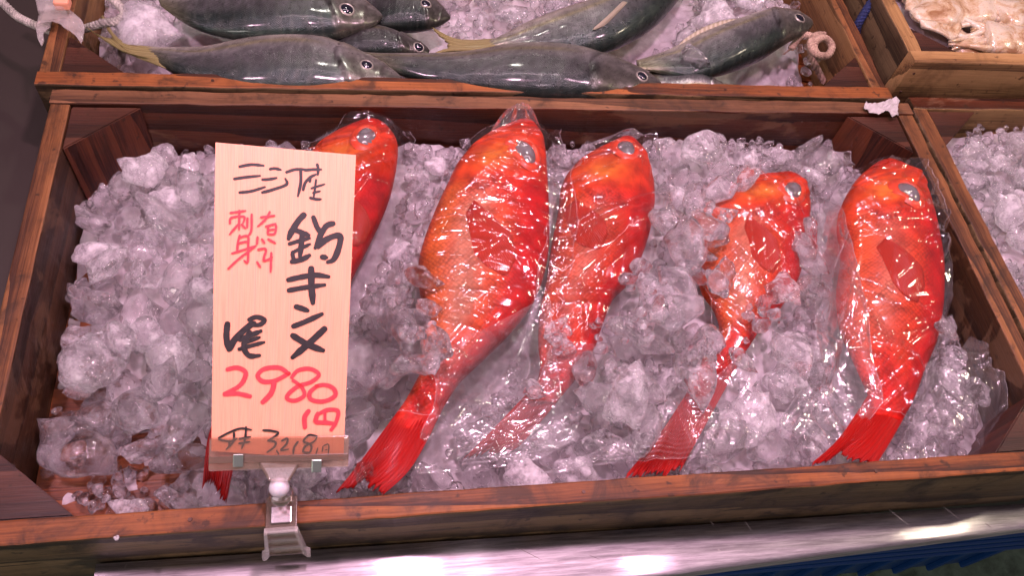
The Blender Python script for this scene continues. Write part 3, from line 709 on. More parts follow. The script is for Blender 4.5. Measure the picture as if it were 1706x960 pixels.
# fish three
red_fish('red fish touching the right flank of the largest one, tail buried under crumpled film',
    [(1016, 239), (978, 260), (950, 285), (935, 312), (931, 345), (922, 390), (914, 436), (908, 481), (899, 515), (897, 574), (900, 606), (893, 640), (868, 668)],
    [(1056, 231), (1073, 252), (1082, 280), (1088, 306), (1089, 342), (1084, 377), (1072, 420), (1050, 468), (1021, 500), (1000, 553), (985, 598), (953, 640), (925, 672)],
    -0.018, 0.054, (1044, 248), 0.0195, ([(818, 720)], [(868, 740)], [(770, 768), (790, 760), (806, 756), (818, 762), (836, 752)]), ([(958, 332), (940, 350)], [(1016, 372), (1012, 398), (990, 420), (962, 414)]), 13, 0.45, 0.92, 0.6, 0.1, -0.040)
# fish four
red_fish('red fish half buried under heaped ice lumps, second from the right end of the row',
    [(1288, 292), (1244, 300), (1205, 325), (1182, 356), (1168, 395), (1164, 430), (1168, 478), (1188, 510), (1199, 540), (1196, 565), (1180, 596), (1158, 632)],
    [(1320, 289), (1337, 300), (1346, 326), (1348, 350), (1345, 380), (1341, 412), (1328, 468), (1296, 520), (1268, 548), (1250, 575), (1233, 602), (1216, 636)],
    -0.024, 0.050, (1325, 314), 0.0195, ([(1105, 715)], [(1172, 715)], [(1042, 793), (1070, 788), (1088, 784), (1104, 792), (1134, 784)]), ([(1246, 352), (1240, 378)], [(1304, 412), (1302, 440), (1284, 458), (1258, 446)]), 14, 0.75, 1.0, 0.62, -0.3, -0.028)
# fish five
red_fish('bright red fish at the right end of the row beside the crate\'s side board',
    [(1458, 273), (1424, 303), (1402, 345), (1398, 375), (1404, 408), (1403, 440), (1397, 475), (1397, 515), (1402, 550), (1419, 592), (1438, 636), (1447, 664), (1440, 690)],
    [(1502, 273), (1527, 291), (1542, 320), (1551, 357), (1560, 400), (1567, 447), (1568, 500), (1564, 540), (1557, 575), (1539, 618), (1528, 650), (1515, 680), (1499, 702)],
    -0.010, 0.058, (1516, 318), 0.0190, ([(1398, 730)], [(1484, 735)], [(1350, 774), (1380, 766), (1404, 748), (1416, 764), (1464, 768)]), ([(1474, 398), (1462, 412)], [(1546, 462), (1542, 490), (1524, 508), (1496, 494)]), 15, 0.5, 1.05, 0.72, 0.5, -0.012)

# ---- horse mackerel in the rear crate
def aji_colour(seed, back_on_right=True, dark=1.0):
    def fn(U, v, sn):
        d = v if back_on_right else 1 - v            # 0 belly edge, 1 back edge
        n1 = vnoise(U * 4, v, 5, seed); n2 = vnoise(U * 7, v * 2, 16, seed + 1)
        c = np.zeros(U.shape + (3,)); c[:] = (0.66, 0.62, 0.52)
        c = mixc(c, (0.36, 0.35, 0.34), sstep(0.12, 0.30, d + 0.1 * (n1 - .5)))
        c = mixc(c, (0.15, 0.15, 0.15), sstep(0.34, 0.58, d + 0.12 * (n1 - .5)))
        c = mixc(c, (0.035, 0.055, 0.048), sstep(0.60, 0.84, d + 0.06 * (n1 - .5)))
        c = mixc(c, (0.42, 0.38, 0.17), np.exp(-((d - 0.30) / 0.05) ** 2) * sstep(.25, .4, U) * 0.7)
        c = mixc(c, (0.10, 0.12, 0.10), (np.sin(U * 120 + 6 * n1) > 0.6) * 0.35 * sstep(.45, .6, d))
        c = mixc(c, (0.34, 0.32, 0.18), sstep(.82, 1.0, U) * 0.6)
        c = mixc(c, (0.006, 0.006, 0.006), np.exp(-(((U - 0.245) / 0.016) ** 2 + ((d - 0.62) / 0.075) ** 2)) ** 1.0)
        ge = 0.228 + 0.03 * np.exp(-((v - 0.5) / 0.25) ** 2); c = mixc(c, (0.03, 0.02, 0.02), np.exp(-((U - ge - .006) / .005) ** 2) * 0.7 * sstep(.1, .2, v) * (1 - sstep(.8, .9, v)))
        c = mixc(c, (0.02, 0.018, 0.016), np.exp(-((U - .035 - .09 * v) / .006) ** 2) * 0.6 * (1 - sstep(.5, .7, v)))
        head = 1 - sstep(.2, .26, U); c = mixc(c, (0.22, 0.20, 0.15), head * 0.45)
        c = c * (0.70 + 0.6 * n2[..., None]) * dark * 0.66
        a = sstep(0.24, 0.3, U) * 0.8
        return np.concatenate([np.clip(c, 0, 1), a[..., None]], -1)
    return fn
def aji_relief(U, v):
    e = 0.225 + 0.03 * np.exp(-((v - 0.5) / 0.25) ** 2)
    r = 0.0016 * (1 - sstep(e - 0.004, e + 0.005, U)) * sstep(e - 0.08, e - .02, U)
    r += 0.0012 * np.exp(-((v - 0.5) / 0.02) ** 2) * sstep(.45, .55, U) * (0.6 + .4 * np.sin(U * 400))
    j = 0.06; r += 0.001 * np.exp(-((U - j - .05 * v) / .008) ** 2)
    return r + 0.0006 * (vnoise(U * 3, v, 9, 5) - .5)
def aji(label, left, right, zmid, thick, eye, er, tail=None, pect=None, seed=0, back_right=True, z_tail=None, dark=1.0, pale=False):
    g = fish_body(left, right, zmid, thick, 1, aji_colour(seed, back_right, dark), aji_relief, nu=90, nt=48, ped=0.22, uthick=0.35)
    c = g.V.mean((0, 1)); c[2] = zmid - thick / 2
    root = empty('horse_mackerel', c, label, 'fish', 'horse mackerel in the rear crate')
    fish_mesh(g, SKIN_SILVER, root)
    if eye: add_eye(g, eye[0], eye[1], er, root, 'silver')
    if tail: tail_fin(g, tail[0], tail[1], tail[2], zmid if z_tail is None else z_tail, FIN_OLIVE, root, 24, 10, 0.0016, 9, 0.001)
    if pect: pectoral(g, pect[0], pect[1], FIN_PALE, root, lift=0.0035)
    return g
AJI = []
# snout first; left = belly side for back_right False/True is set per fish
AJI.append(aji('large silver mackerel cut by the top edge, pink gill and pink-rimmed eye showing',
    [(630, 18), (606, 2), (560, -18), (500, -30), (430, -34), (360, -28), (300, -14), (262, -6)],
    [(633, 34), (618, 44), (572, 57), (514, 65), (426, 64), (353, 55), (309, 38), (268, 10)],
    0.004, 0.046, (578, 15), 0.0086, None, None, 21, True))
AJI.append(aji('slim silver mackerel along the front board, its green forked tail at the left end',
    [(664, 124), (630, 102), (588, 84), (544, 70), (500, 64), (450, 65), (397, 72), (338, 81), (275, 80), (232, 78)],
    [(668, 136), (640, 146), (600, 152), (550, 158), (500, 160), (440, 158), (380, 152), (320, 138), (270, 110), (236, 90)],
    -0.008, 0.046, (610, 107), 0.0072, ([(205, 70)], [(200, 82)], [(172, 26), (178, 48), (192, 66), (168, 62), (143, 44)]), None, 22, True))
AJI.append(aji('small dark mackerel whose snout points right behind the large one',
    [(746, 22), (720, -2), (680, -16), (630, -22), (570, -24)],
    [(747, 33), (719, 45), (675, 48), (630, 46), (570, 40)],
    -0.010, 0.034, (709, 6), 0.0062, None, None, 23, True, dark=0.6))
AJI.append(aji('dark green mackerel squeezed between two others, only head and shoulder visible',
    [(708, 76), (690, 68), (655, 56), (616, 48), (570, 48), (500, 56)],
    [(712, 90), (690, 94), (655, 96), (616, 96), (570, 94), (500, 90)],
    -0.014, 0.034, (697, 78), 0.0065, None, None, 24, True, dark=0.5))
AJI.append(aji('dark silver mackerel lying along the middle of the front board, eye near the board',
    [(1100, 136), (1079, 122), (1050, 109), (1008, 96), (964, 85), (905, 80), (846, 82), (788, 90), (720, 92), (650, 90), (604, 86)],
    [(1098, 148), (1075, 156), (1040, 162), (990, 166), (940, 168), (880, 166), (820, 160), (760, 150), (700, 134), (650, 116), (606, 98)],
    -0.006, 0.048, (1071, 125), 0.0074, None, None, 25, True, dark=0.72))
AJI.append(aji('mackerel lying belly up with white belly and yellow tail, head beyond the top edge',
    [(1150, -62), (1118, -66), (1070, -42), (1022, -10), (978, 8), (934, 20), (876, 40), (832, 62), (790, 76)],
    [(1158, -48), (1144, -22), (1128, 2), (1096, 36), (1052, 64), (1008, 82), (945, 88), (880, 86), (794, 86)],
    0.000, 0.046, None, 0, ([(762, 66)], [(765, 84)], [(718, 46), (738, 62), (748, 74), (744, 82), (724, 88)]), ([(1046, 6), (1036, 2)], [(990, 52), (984, 50)]), 26, True))
AJI.append(aji('silver blue mackerel pointing to the upper right corner beside the rope knot',
    [(1345, 28), (1322, 19), (1287, 18), (1255, 29), (1210, 44), (1169, 58), (1130, 76), (1098, 90), (1060, 100)],
    [(1353, 44), (1340, 56), (1314, 68), (1274, 92), (1235, 109), (1190, 124), (1150, 131), (1108, 122), (1064, 114)],
    -0.004, 0.044, (1333, 29), 0.0075, None, None, 27, True))
g = AJI[-1]
root = [o for o in bpy.data.objects if o.name.startswith('horse_mackerel')][-1]
rows = [[P(1132 + (1252 - 1132) * s, 74 - (74 - 30) * s - t * (14 * math.sin(math.pi * min(1, s * 1.1)) ** .7 + 1), 0.002) for s in np.linspace(0, 1, 18)] for t in np.linspace(0, 1, 6)]
fin_sheet('anal_fin', rows, FIN_PALE, root, 0.0008, 0.0003, 9)
AJI.append(aji('pale belly of a mackerel wedged against the front board, only a strip showing',
    [(1200, 138), (1160, 130), (1120, 124), (1082, 116)], [(1206, 160), (1160, 165), (1120, 166), (1080, 160)],
    -0.012, 0.030, None, 0, None, None, 28, False, dark=1.5))

# ---- squid in the pale crate
def squid_mat():
    k = N('cream_squid_skin'); v = k.coords('Object')
    n1 = k.noise(v, 38, 5, 0.65, 0.8); n2 = k.noise(v, 420, 3, 0.6)
    c = k.ramp(n1, [(0.34, (0.24, 0.13, 0.06)), (0.46, (0.42, 0.31, 0.18)), (0.58, (0.52, 0.46, 0.34))])
    sp = k.ramp(n2, [(0.58, 0.0), (0.68, 1.0)]); c = k.mix(k.math('MULTIPLY', sp, 0.45), c, (0.22, 0.09, 0.04))
    b = k.bump(k.math('ADD', n1, k.math('MULTIPLY', n2, 0.15)), 0.5, 0.004)
    return k.done(k.pbsdf(Base_Color=c, Roughness=0.22, Coat_Weight=0.7, Coat_Roughness=0.08, Normal=b, Subsurface_Weight=0.15, Subsurface_Radius=(0.01, 0.006, 0.003), Subsurface_Scale=0.5))
SQ = squid_mat()
def squid(label, a, b, wd, z, seed):
    pa, pb = P(*a, z), P(*b, z); n, m = 46, 28; ax = pb - pa; L = np.linalg.norm(ax); ax /= L; sd = np.cross([0, 0, 1], ax); V = []
    root = empty('squid', (pa + pb) / 2 - np.array([0, 0, 0.018]), label, 'squid', 'squid in the pale crate')
    for i in range(n):
        t = i / (n - 1); r = wd * (0.10 + 0.90 * math.sin(math.pi * min(1, 0.06 + t * 0.62)) ** 0.8) * (1 if t < .98 else .8)
        if t == 0: r = 0.001
        for k in range(m):
            th = 2 * math.pi * k / m
            q = pa + ax * L * t + sd * r * math.cos(th) + np.array([0, 0, 1]) * r * 0.42 * math.sin(th)
            nz = mnoise.noise(Vector(q * 38) + Vector((seed, 0, 0))); q = q + (sd * math.cos(th) + np.array([0, 0, .7]) * math.sin(th)) * 0.006 * nz
            V.append(q)
    F = [list(q) for q in grid_faces(n, m, True)] + [list(range(m)), list(range((n - 1) * m, n * m))[::-1]]
    o = mesh_obj('mantle', np.array(V), F, SQ, None, True, loc=(pa + pb) / 2); child(o, root)
    for s in (-1, 1):
        rows = []
        for i in range(8):
            t = i / 7; rows.append([pa + ax * L * (0.02 + 0.36 * q) + sd * s * (wd * (0.25 + .55 * q) + t * wd * 0.75 * math.sin(math.pi * min(1, .1 + q * .85))) + np.array([0, 0, 0.002 + 0.004 * math.sin(q * 7 + seed) * t - .004 * t]) for q in np.linspace(0, 1, 14)])
        fin_sheet('fin', rows, SQ, root, 0.003, 0.0, 1)
    for k in range(7):
        sp = (k - 3) / 3; p0 = pb + sd * wd * 0.45 * sp - ax * 0.008
        pts = [p0 + ax * 0.055 * t + sd * (0.02 * sp * t + 0.006 * math.sin(t * 5 + k * 2 + seed)) + np.array([0, 0, 0.004 * math.sin(t * 4 + k) - 0.006 * t]) for t in np.linspace(0, 1, 12)]
        v, f = tube(pts, np.linspace(0.0052, 0.0012, 12), 8); o = mesh_obj('arm', v, f, SQ, None, True, loc=p0); child(o, root)
for i, (a, b, wd, z, lab) in enumerate([((1520, 28), (1660, -2), 0.034, 0.022, 'cream squid highest in the pale crate, crossing beside its left board'), ((1592, 84), (1706, 66), 0.026, 0.014, 'brown mottled squid nearest the front board of the pale crate'),
        ((1790, 84), (1640, 60), 0.028, 0.024, 'pinkish brown squid at the picture edge in the pale crate'), ((1490, -12), (1560, -70), 0.03, 0.016, 'cream squid cut off by the top edge beside the blue rope'), ((1800, 10), (1660, 26), 0.03, 0.026, 'yellowish squid in the top right corner of the picture')]):
    squid(lab, a, b, wd, z, i * 3.7)
SQ_bed = mesh_obj('packed_ice_bed', [[0.626, 0.655, 0.004], [1.48, 0.655, 0.004], [1.48, 1.05, 0.004], [0.626, 1.05, 0.004]], [(0, 1, 2, 3)], ICE_bed); tag(SQ_bed, 'flat bed of packed ice under the squid', 'ice', None, 'stuff')
# ------------------------------------------------------------------ ice
def lump_mesh(name, seed, cuts, smooth_it, rough=0.10):
    r = random.Random(seed); bm = bmesh.new()
    el = (1.0, r.uniform(.55, .95), r.uniform(.45, .8))
    k = r.randint(8, 13)
    for i in range(k):
        zc = 1 - 2 * (i + .5) / k; ph = i * 2.399963 + r.uniform(-.5, .5); rr = math.sqrt(max(0, 1 - zc * zc)); q = r.uniform(.72, 1.22)
        bm.verts.new((rr * math.cos(ph) * el[0] * q, rr * math.sin(ph) * el[1] * q, zc * el[2] * q))
    bmesh.ops.convex_hull(bm, input=bm.verts[:])
    for vv in [q for q in bm.verts if not q.link_faces]: bm.verts.remove(vv)
    bmesh.ops.subdivide_edges(bm, edges=bm.edges[:], cuts=cuts, use_grid_fill=True)
    for _ in range(smooth_it): bmesh.ops.smooth_vert(bm, verts=bm.verts[:], factor=0.5, use_axis_x=True, use_axis_y=True, use_axis_z=True)
    for vv in bm.verts:
        p = vv.co.copy(); s = Vector((seed * 1.3, 0, 0))
        d = mnoise.noise(p * 1.5 + s) * 0.30 + mnoise.noise(p * 3.2 + s) * rough * 1.6 + abs(mnoise.noise(p * 5.5 + s)) * rough * -0.9
        vv.co = p * (1.12 + d)
    bmesh.ops.triangulate(bm, faces=bm.faces[:]); bmesh.ops.recalc_face_normals(bm, faces=bm.faces)
    me = bpy.data.meshes.new(name); bm.to_mesh(me); bm.free()
    me.polygons.foreach_set('use_smooth', [True] * len(me.polygons)); return me
BIG = []
for i in range(30):
    me = lump_mesh('ice_lump', i + 1, 3 if i % 3 else 4, 1, 0.09 + 0.05 * (i % 4 == 0)); me.transform(Matrix.Scale(0.016, 4)); me.materials.append(ICE[[0, 1, 0, 0, 2, 0, 1, 0][i % 8]]); BIG.append(me)
SMALL = []
for i in range(12):
    me = lump_mesh('ice_chip', 100 + i, 1, 1, 0.12); v = np.empty(len(me.vertices) * 3); me.vertices.foreach_get('co', v)
    SMALL.append((v.reshape(-1, 3), np.array([list(p.vertices) for p in me.polygons]))); bpy.data.meshes.remove(me)

class HMap:
    """height field of a crate's contents, used to settle pieces on one another"""
    def __init__(s, x0, x1, y0, y1, res=0.003):
        s.x0, s.y0, s.res = x0, y0, res; s.nx = int((x1 - x0) / res) + 1; s.ny = int((y1 - y0) / res) + 1
        s.X, s.Y = np.meshgrid(x0 + res * np.arange(s.nx), y0 + res * np.arange(s.ny), indexing='ij'); s.H = np.zeros((s.nx, s.ny)); s.block = np.zeros((s.nx, s.ny), bool)
    def win(s, x, y, r):
        i0 = max(0, int((x - r - s.x0) / s.res)); i1 = min(s.nx, int((x + r - s.x0) / s.res) + 2)
        j0 = max(0, int((y - r - s.y0) / s.res)); j1 = min(s.ny, int((y + r - s.y0) / s.res) + 2)
        return slice(i0, i1), slice(j0, j1)
    def settle(s, x, y, r, flat=0.66, q=55, sink=0.30):
        w_ = s.win(x, y, r); h = s.H[w_]; d = np.hypot(s.X[w_] - x, s.Y[w_] - y) / r; m = d < 1
        if m.sum() == 0: return None
        z = np.percentile(h[m], q) + r * sink
        new = z + flat * r * np.sqrt(np.clip(1 - d ** 2, 0, 1)); h[m] = np.maximum(h[m], new[m]); return z
    def at(s, x, y):
        i = np.clip(((np.asarray(x) - s.x0) / s.res).round().astype(int), 0, s.nx - 1); j = np.clip(((np.asarray(y) - s.y0) / s.res).round().astype(int), 0, s.ny - 1); return s.H[i, j]
    def splat(s, V):
        i = ((V[:, 0] - s.x0) / s.res).round().astype(int); j = ((V[:, 1] - s.y0) / s.res).round().astype(int)
        ok = (i >= 0) & (i < s.nx) & (j >= 0) & (j < s.ny); np.maximum.at(s.H, (i[ok], j[ok]), V[ok, 2])

def idw(X, Y, pts):
    n = 0; d = 0
    for (x, y, z) in pts:
        w_ = 1 / ((X - x) ** 2 + (Y - y) ** 2 + 0.0012) ** 1.5; n = n + w_ * z; d = d + w_
    return n / d
def rand_rot(r):
    return Matrix.Rotation(r.uniform(0, 6.283), 3, 'Z') @ Matrix.Rotation(r.uniform(-.7, .7), 3, 'X') @ Matrix.Rotation(r.uniform(-.6, .6), 3, 'Y')

chips = {}
def add_chip(key, x, y, z, r, rg):
    v, f = SMALL[rg.randrange(len(SMALL))]; R = np.array(rand_rot(rg)) * (r * 1.05)
    chips.setdefault(key, []).append((v @ R.T + np.array([x, y, z]), f))
def add_lump(x, y, z, r, rg, label, group, mi=None):
    me = BIG[rg.randrange(len(BIG))] if mi is None else BIG[mi]
    o = bpy.data.objects.new('ice_lump', me); col.objects.link(o)
    o.location = (x, y, z); o.rotation_euler = rand_rot(rg).to_euler(); s = r / 0.016 * rg.uniform(.96, 1.12); o.scale = (s * rg.uniform(.9, 1.15), s * rg.uniform(.85, 1.05), s * rg.uniform(.8, 1.05))
    if label.startswith('clear lump'):
        sz = 'large' if r > 0.0225 else 'small' if r < 0.0165 else 'mid-sized'; tone = {'clear_ice': 'clear', 'cloudy_ice': 'cloudy', 'milky_ice': 'milky'}[me.materials[0].name]
        label = sz + ' ' + tone + label[5:]
    return tag(o, label, 'ice', group)

# --- front crate
HF = HMap(FX0 + TH + 0.002, FX1 - TH - 0.002, FY0 + TH + 0.002, FY1 - TH - 0.002)
ctrl = [(-.20, .575, -.050), (-.08, .575, -.045), (-.23, .52, -.058), (-.262, .44, -.074), (-.262, .30, -.080), (-.258, .38, -.072), (-.2, .42, -.046), (-.14, .48, -.036), (-.22, .30, -.076), (-.19, .36, -.066), (-.18, .23, -.074), (-.11, .36, -.048), (-.10, .24, -.066),
        (.05, .58, -.034), (.0, .40, -.036), (.03, .50, -.036), (.02, .27, -.044), (.10, .22, -.046), (.2, .22, -.044), (.24, .58, -.042), (.20, .50, -.034), (.34, .55, -.026), (.32, .45, -.014), (.30, .36, -.020), (.27, .30, -.030), (.36, .38, -.022), (.42, .57, -.030), (.5, .57, -.038),
        (.44, .42, -.026), (.42, .30, -.034), (.40, .23, -.044), (.56, .50, -.060), (.57, .36, -.050), (.57, .27, -.052), (.5, .23, -.046), (.52, .54, -.050)]
TGT = idw(HF.X, HF.Y, ctrl)
HF.H = np.maximum(TGT - 0.016, BOT - 0.006)
# where the fish lie no lumps are dropped
for g in RED:
    Q = g.V.reshape(-1, 3); i = ((Q[:, 0] - HF.x0) / HF.res).round().astype(int); j = ((Q[:, 1] - HF.y0) / HF.res).round().astype(int)
    ok = (i >= 1) & (i < HF.nx - 1) & (j >= 1) & (j < HF.ny - 1)
    for a in (-1, 0, 1):
        for b in (-1, 0, 1): HF.block[i[ok] + a, j[ok] + b] = True
    # sample between vertices
    for t in np.linspace(0, 1, 40):
        q = g.L * (1 - t) + g.R * t; i = np.clip(((q[:, 0] - HF.x0) / HF.res).round().astype(int), 0, HF.nx - 1); j = np.clip(((q[:, 1] - HF.y0) / HF.res).round().astype(int), 0, HF.ny - 1); HF.block[i, j] = True
bed_H = HF.H.copy() + 0.008 * (vnoise(HF.X, HF.Y, 70, 3) - .5) + 0.007 * (vnoise(HF.X, HF.Y, 150, 4) - .5)
V = np.stack([HF.X, HF.Y, bed_H - 0.003], -1)
bed = mesh_obj('packed_ice', V.reshape(-1, 3), grid_faces(*V.shape[:2]), ICE_bed, None, True); tag(bed, 'packed wet ice under the lumps in the red fish crate', 'ice', None, 'stuff')

def zone(x, y):
    px, py = project((x, y, -0.03))
    if px < 360 + (py - 240) * -0.02: return 'along the left side board of the red fish crate' if px < 230 else 'just left of the price card'
    if px < 640: return 'heaped between the price card and the largest red fish'
    if py < 280: return 'heaped against the back board of the red fish crate'
    if py > 620 and px < 1100: return 'near the front board below the middle red fish'
    if px < 960: return 'in the gap beside the largest red fish'
    if px < 1210: return 'in the high mound between the two pairs of red fish'
    if px < 1420: return 'in the gap beside the half buried red fish'
    return 'between the end red fish and the right side board'
LG = 'lumps of crushed ice'
rg = random.Random(5)
def drop(Hm, n, rmin, rmax, tgt, key=None, label=None, cand=14, big=False, accept=None, tight=0.75):
    k = 0; tries = 0
    while k < n and tries < n * 20:
        tries += 1; r = rmin + (rmax - rmin) * rg.random() ** 1.6; best = None
        for _ in range(cand):
            i = rg.randrange(Hm.nx); j = rg.randrange(Hm.ny)
            x = Hm.X[i, 0]; y = Hm.Y[0, j]
            eg = r * (.55 if key else .85)
            if x - Hm.x0 < eg or Hm.X[-1, 0] - x < eg or y - Hm.y0 < eg or Hm.Y[0, -1] - y < eg: continue
            w_ = Hm.win(x, y, r * tight)
            if Hm.block[w_].any() or (accept and not accept(x, y)): continue
            d = Hm.H[i, j] - tgt[i, j]
            if best is None or d < best[0]: best = (d, x, y)
        if best is None or best[0] > 0.004: continue
        _, x, y = best; z = Hm.settle(x, y, r)
        if key: add_chip(key, x, y, z, r, rg)
        else: add_lump(x, y, z, r, rg, 'clear lump of ice ' + (label or zone(x, y)), LG)
        k += 1
    return k
CORNERS = [(FX0 + TH, FY0 + TH, 1, 1), (FX0 + TH, FY1 - TH, 1, -1), (FX1 - TH, FY0 + TH, -1, 1), (FX1 - TH, FY1 - TH, -1, -1)]
for (cx, cy_, sx, sy) in CORNERS:
    HF.block |= (np.abs(HF.X - cx) / 0.066 + np.abs(HF.Y - cy_) / 0.057) < 1
drop(HF, 300, 0.007, 0.014, TGT - 0.012, 'front')
drop(HF, 200, 0.0135, 0.031, TGT + 0.001, big=True)
drop(HF, 90, 0.005, 0.009, TGT + 0.003, 'front')
drop(HF, 300, 0.005, 0.0095, TGT - 0.006, 'front', tight=0.35)
# fish tops into the height field
for g in RED: HF.splat(g.V.reshape(-1, 3)[g.topmask.reshape(-1)])

# ------------------------------------------------------------------ plastic film over the fish
def blur(A, n=1):
    for _ in range(n):
        B = np.pad(A, 1, mode='edge'); A = (B[:-2, 1:-1] + B[2:, 1:-1] + B[1:-1, :-2] + B[1:-1, 2:] + 2 * B[1:-1, 1:-1]) / 6
    return A
def dilate(A, n=1):
    for _ in range(n):
        B = np.pad(A, 1, mode='edge'); A = np.max([B[:-2, 1:-1], B[2:, 1:-1], B[1:-1, :-2], B[1:-1, 2:], A], 0)
    return A
DR = np.maximum(blur(dilate(HF.H, 3), 10), blur(dilate(HF.H, 2), 5))
def crumple(x, y, seed, amp=1.0, n=13):
    """taut film: a few long soft folds and some fine straight creases, in sparse patches"""
    r = np.random.default_rng(seed); z = 0 * x; main = r.uniform(0, math.pi, 3)
    for k in range(n):
        fine = k % 3 == 2
        a = main[(k * 2) % 3] + r.normal(0, 0.45); f = r.uniform(45, 110) if fine else r.uniform(8, 26); ph = r.uniform(0, 9)
        ac = x * math.cos(a) + y * math.sin(a); al = -x * math.sin(a) + y * math.cos(a)
        t = ac * f + ph + (0.5 if fine else 0.7) * vnoise(x, y, 8, seed + 90 + k)
        tri = np.abs((t % 1.0) * 2 - 1); tri = 0.5 + 0.5 * np.cos(np.pi * np.clip(tri * (2.4 if fine else 3.4), 0, 1))
        m = np.clip(vnoise(al * 0.22, ac, 34, seed + 200 + k) * 4.0 - 2.2, 0, 1)
        z = z + tri * ((0.070 if fine else 0.062) / f) * m
    return z * amp
HEM = clear_plastic('film_hem', (0.95, 0.93, 0.95), 0.8, 0.1)
def hem(path, root, rad=0.00032):
    p = path[::3]; d = np.linalg.norm(np.diff(p, axis=0), axis=1); p = p[np.concatenate([[True], d > 1e-5])]
    v, f = tube(p, rad, 5); o = mesh_obj('film_edge', v, f, HEM, None, True, loc=p[0]); return child(o, root)
def film_over(g, u0, u1, ml, mr, seed, root, name='sheet', nu=260, nt=150, amp=1.3, lift=0.0016, peak=None, mat=FILM):
    """film draped on a fish from u0 to u1, reaching ml / mr body-widths past the flanks"""
    uu = np.linspace(u0, u1, nu); tt = np.linspace(0, 1, nt)
    Lx = np.stack([np.interp(np.clip(uu, 0, 1), g.u, g.L[:, q]) for q in (0, 1)], 1); Rx = np.stack([np.interp(np.clip(uu, 0, 1), g.u, g.R[:, q]) for q in (0, 1)], 1)
    c = (Lx + Rx) / 2; tan = np.gradient(c, axis=0)
    sm = 12; ker = np.ones(sm * 2 + 1) / (sm * 2 + 1)
    ends = (c[-1] - c[0]) / np.linalg.norm(c[-1] - c[0])
    wmax = g.wid.max()
    half = np.maximum(np.linalg.norm(Rx - Lx, axis=1) / 2, wmax * 0.12)
    half = np.convolve(np.pad(half, sm, mode='edge'), ker, 'valid')
    dirv = (Rx - Lx); dirv /= np.linalg.norm(dirv, axis=1)[:, None] + 1e-9
    bad = np.linalg.norm(Rx - Lx, axis=1) < 0.01; dref = (g.R[len(g.R) // 3] - g.L[len(g.L) // 3]); dref /= np.linalg.norm(dref); dirv[bad] = dref
    dirv = np.stack([np.convolve(np.pad(dirv[:, q], sm, mode='edge'), ker, 'valid') for q in (0, 1)], 1)
    # beyond the snout the sheet goes on straight
    over = np.clip(-uu, 0, None) * g.len; fwd = c[0 + int((0 - u0) / (u1 - u0) * nu) + 8] - c[0 + int((0 - u0) / (u1 - u0) * nu)] if u0 < 0 else ends
    fwd = fwd / (np.linalg.norm(fwd) + 1e-9); c = c - over[:, None] * fwd
    jl = ml * wmax * (0.7 + 0.6 * vnoise(uu * 6, uu * 0, 3, seed + 7)); jr = mr * wmax * (0.7 + 0.6 * vnoise(uu * 6, uu * 0 + 5, 3, seed + 8))
    a = c - dirv * (half + jl)[:, None]; b = c + dirv * (half + jr)[:, None]
    G = a[:, None] * (1 - tt[None, :, None]) + b[:, None] * tt[None, :, None]
    x, y = G[..., 0], G[..., 1]
    x = np.clip(x, HF.x0 - 0.002, HF.X[-1, 0] + 0.001); y = np.clip(y, HF.y0, HF.Y[0, -1] + 0.001)
    fx = (x - HF.x0) / HF.res; fy = (y - HF.y0) / HF.res; i = np.clip(np.floor(fx).astype(int), 0, HF.nx - 2); j = np.clip(np.floor(fy).astype(int), 0, HF.ny - 2); fx = fx - i; fy = fy - j
    z = DR[i, j] * (1 - fx) * (1 - fy) + DR[i + 1, j] * fx * (1 - fy) + DR[i, j + 1] * (1 - fx) * fy + DR[i + 1, j + 1] * fx * fy
    z = z + lift + crumple(x, y, seed, amp)
    Gz = np.stack([x, y, z], -1); V = Gz.reshape(-1, 3); loc = V.mean(0)
    o = mesh_obj(name, V, grid_faces(nu, nt), mat, None, True, loc=loc); child(o, root)
    hem(np.concatenate([Gz[8:, 0], Gz[-1, :], Gz[:7:-1, -1]]), root); return o
def film_patch(poly_rows, zoff, seed, root, name='loose_flap', nu=110, nv=90, amp=1.3, mat=FILM_T, follow=1.0, z0=-0.03):
    """loose sheet: rows of pixel points -> surface following the contents below"""
    rows = [catmull([P(x, y, z0)[:2] for x, y in row], nv) for row in poly_rows]
    G = np.stack([catmull(np.array([r_[k] for r_ in rows]), nu) for k in range(nv)], 1)
    x, y = np.clip(G[..., 0], HF.x0 - .002, HF.X[-1, 0] + .002), np.clip(G[..., 1], HF.y0, HF.Y[0, -1])
    h = blur(DR, 3); hz = h[np.clip(((x - HF.x0) / HF.res).round().astype(int), 0, HF.nx - 1), np.clip(((y - HF.y0) / HF.res).round().astype(int), 0, HF.ny - 1)]
    hz = blur(hz, 3)
    z = z0 * (1 - follow) + hz * follow + zoff + crumple(x, y, seed, amp)
    Gz = np.stack([x, y, z], -1); V = Gz.reshape(-1, 3); loc = V.mean(0)
    o = mesh_obj(name, V, grid_faces(nu, nv), mat, None, True, loc=loc); child(o, root)
    hem(np.concatenate([Gz[:, 0], Gz[-1, :], Gz[::-1, -1]]), root); return o
def wrap_root(g, label): 
    c = g.V.mean((0, 1)); return empty('plastic_wrap', c, label, 'plastic wrap', 'clear wraps round the red fish')
w1 = wrap_root(RED[0], 'clear plastic film round the red fish behind the price card')
film_over(RED[0], -0.03, 1.0, 0.12, 0.22, 31, w1)
w2 = wrap_root(RED[1], 'clear plastic film round the largest red fish, peaked above its snout')
film_over(RED[1], -0.015, 0.97, 0.05, 0.22, 32, w2)
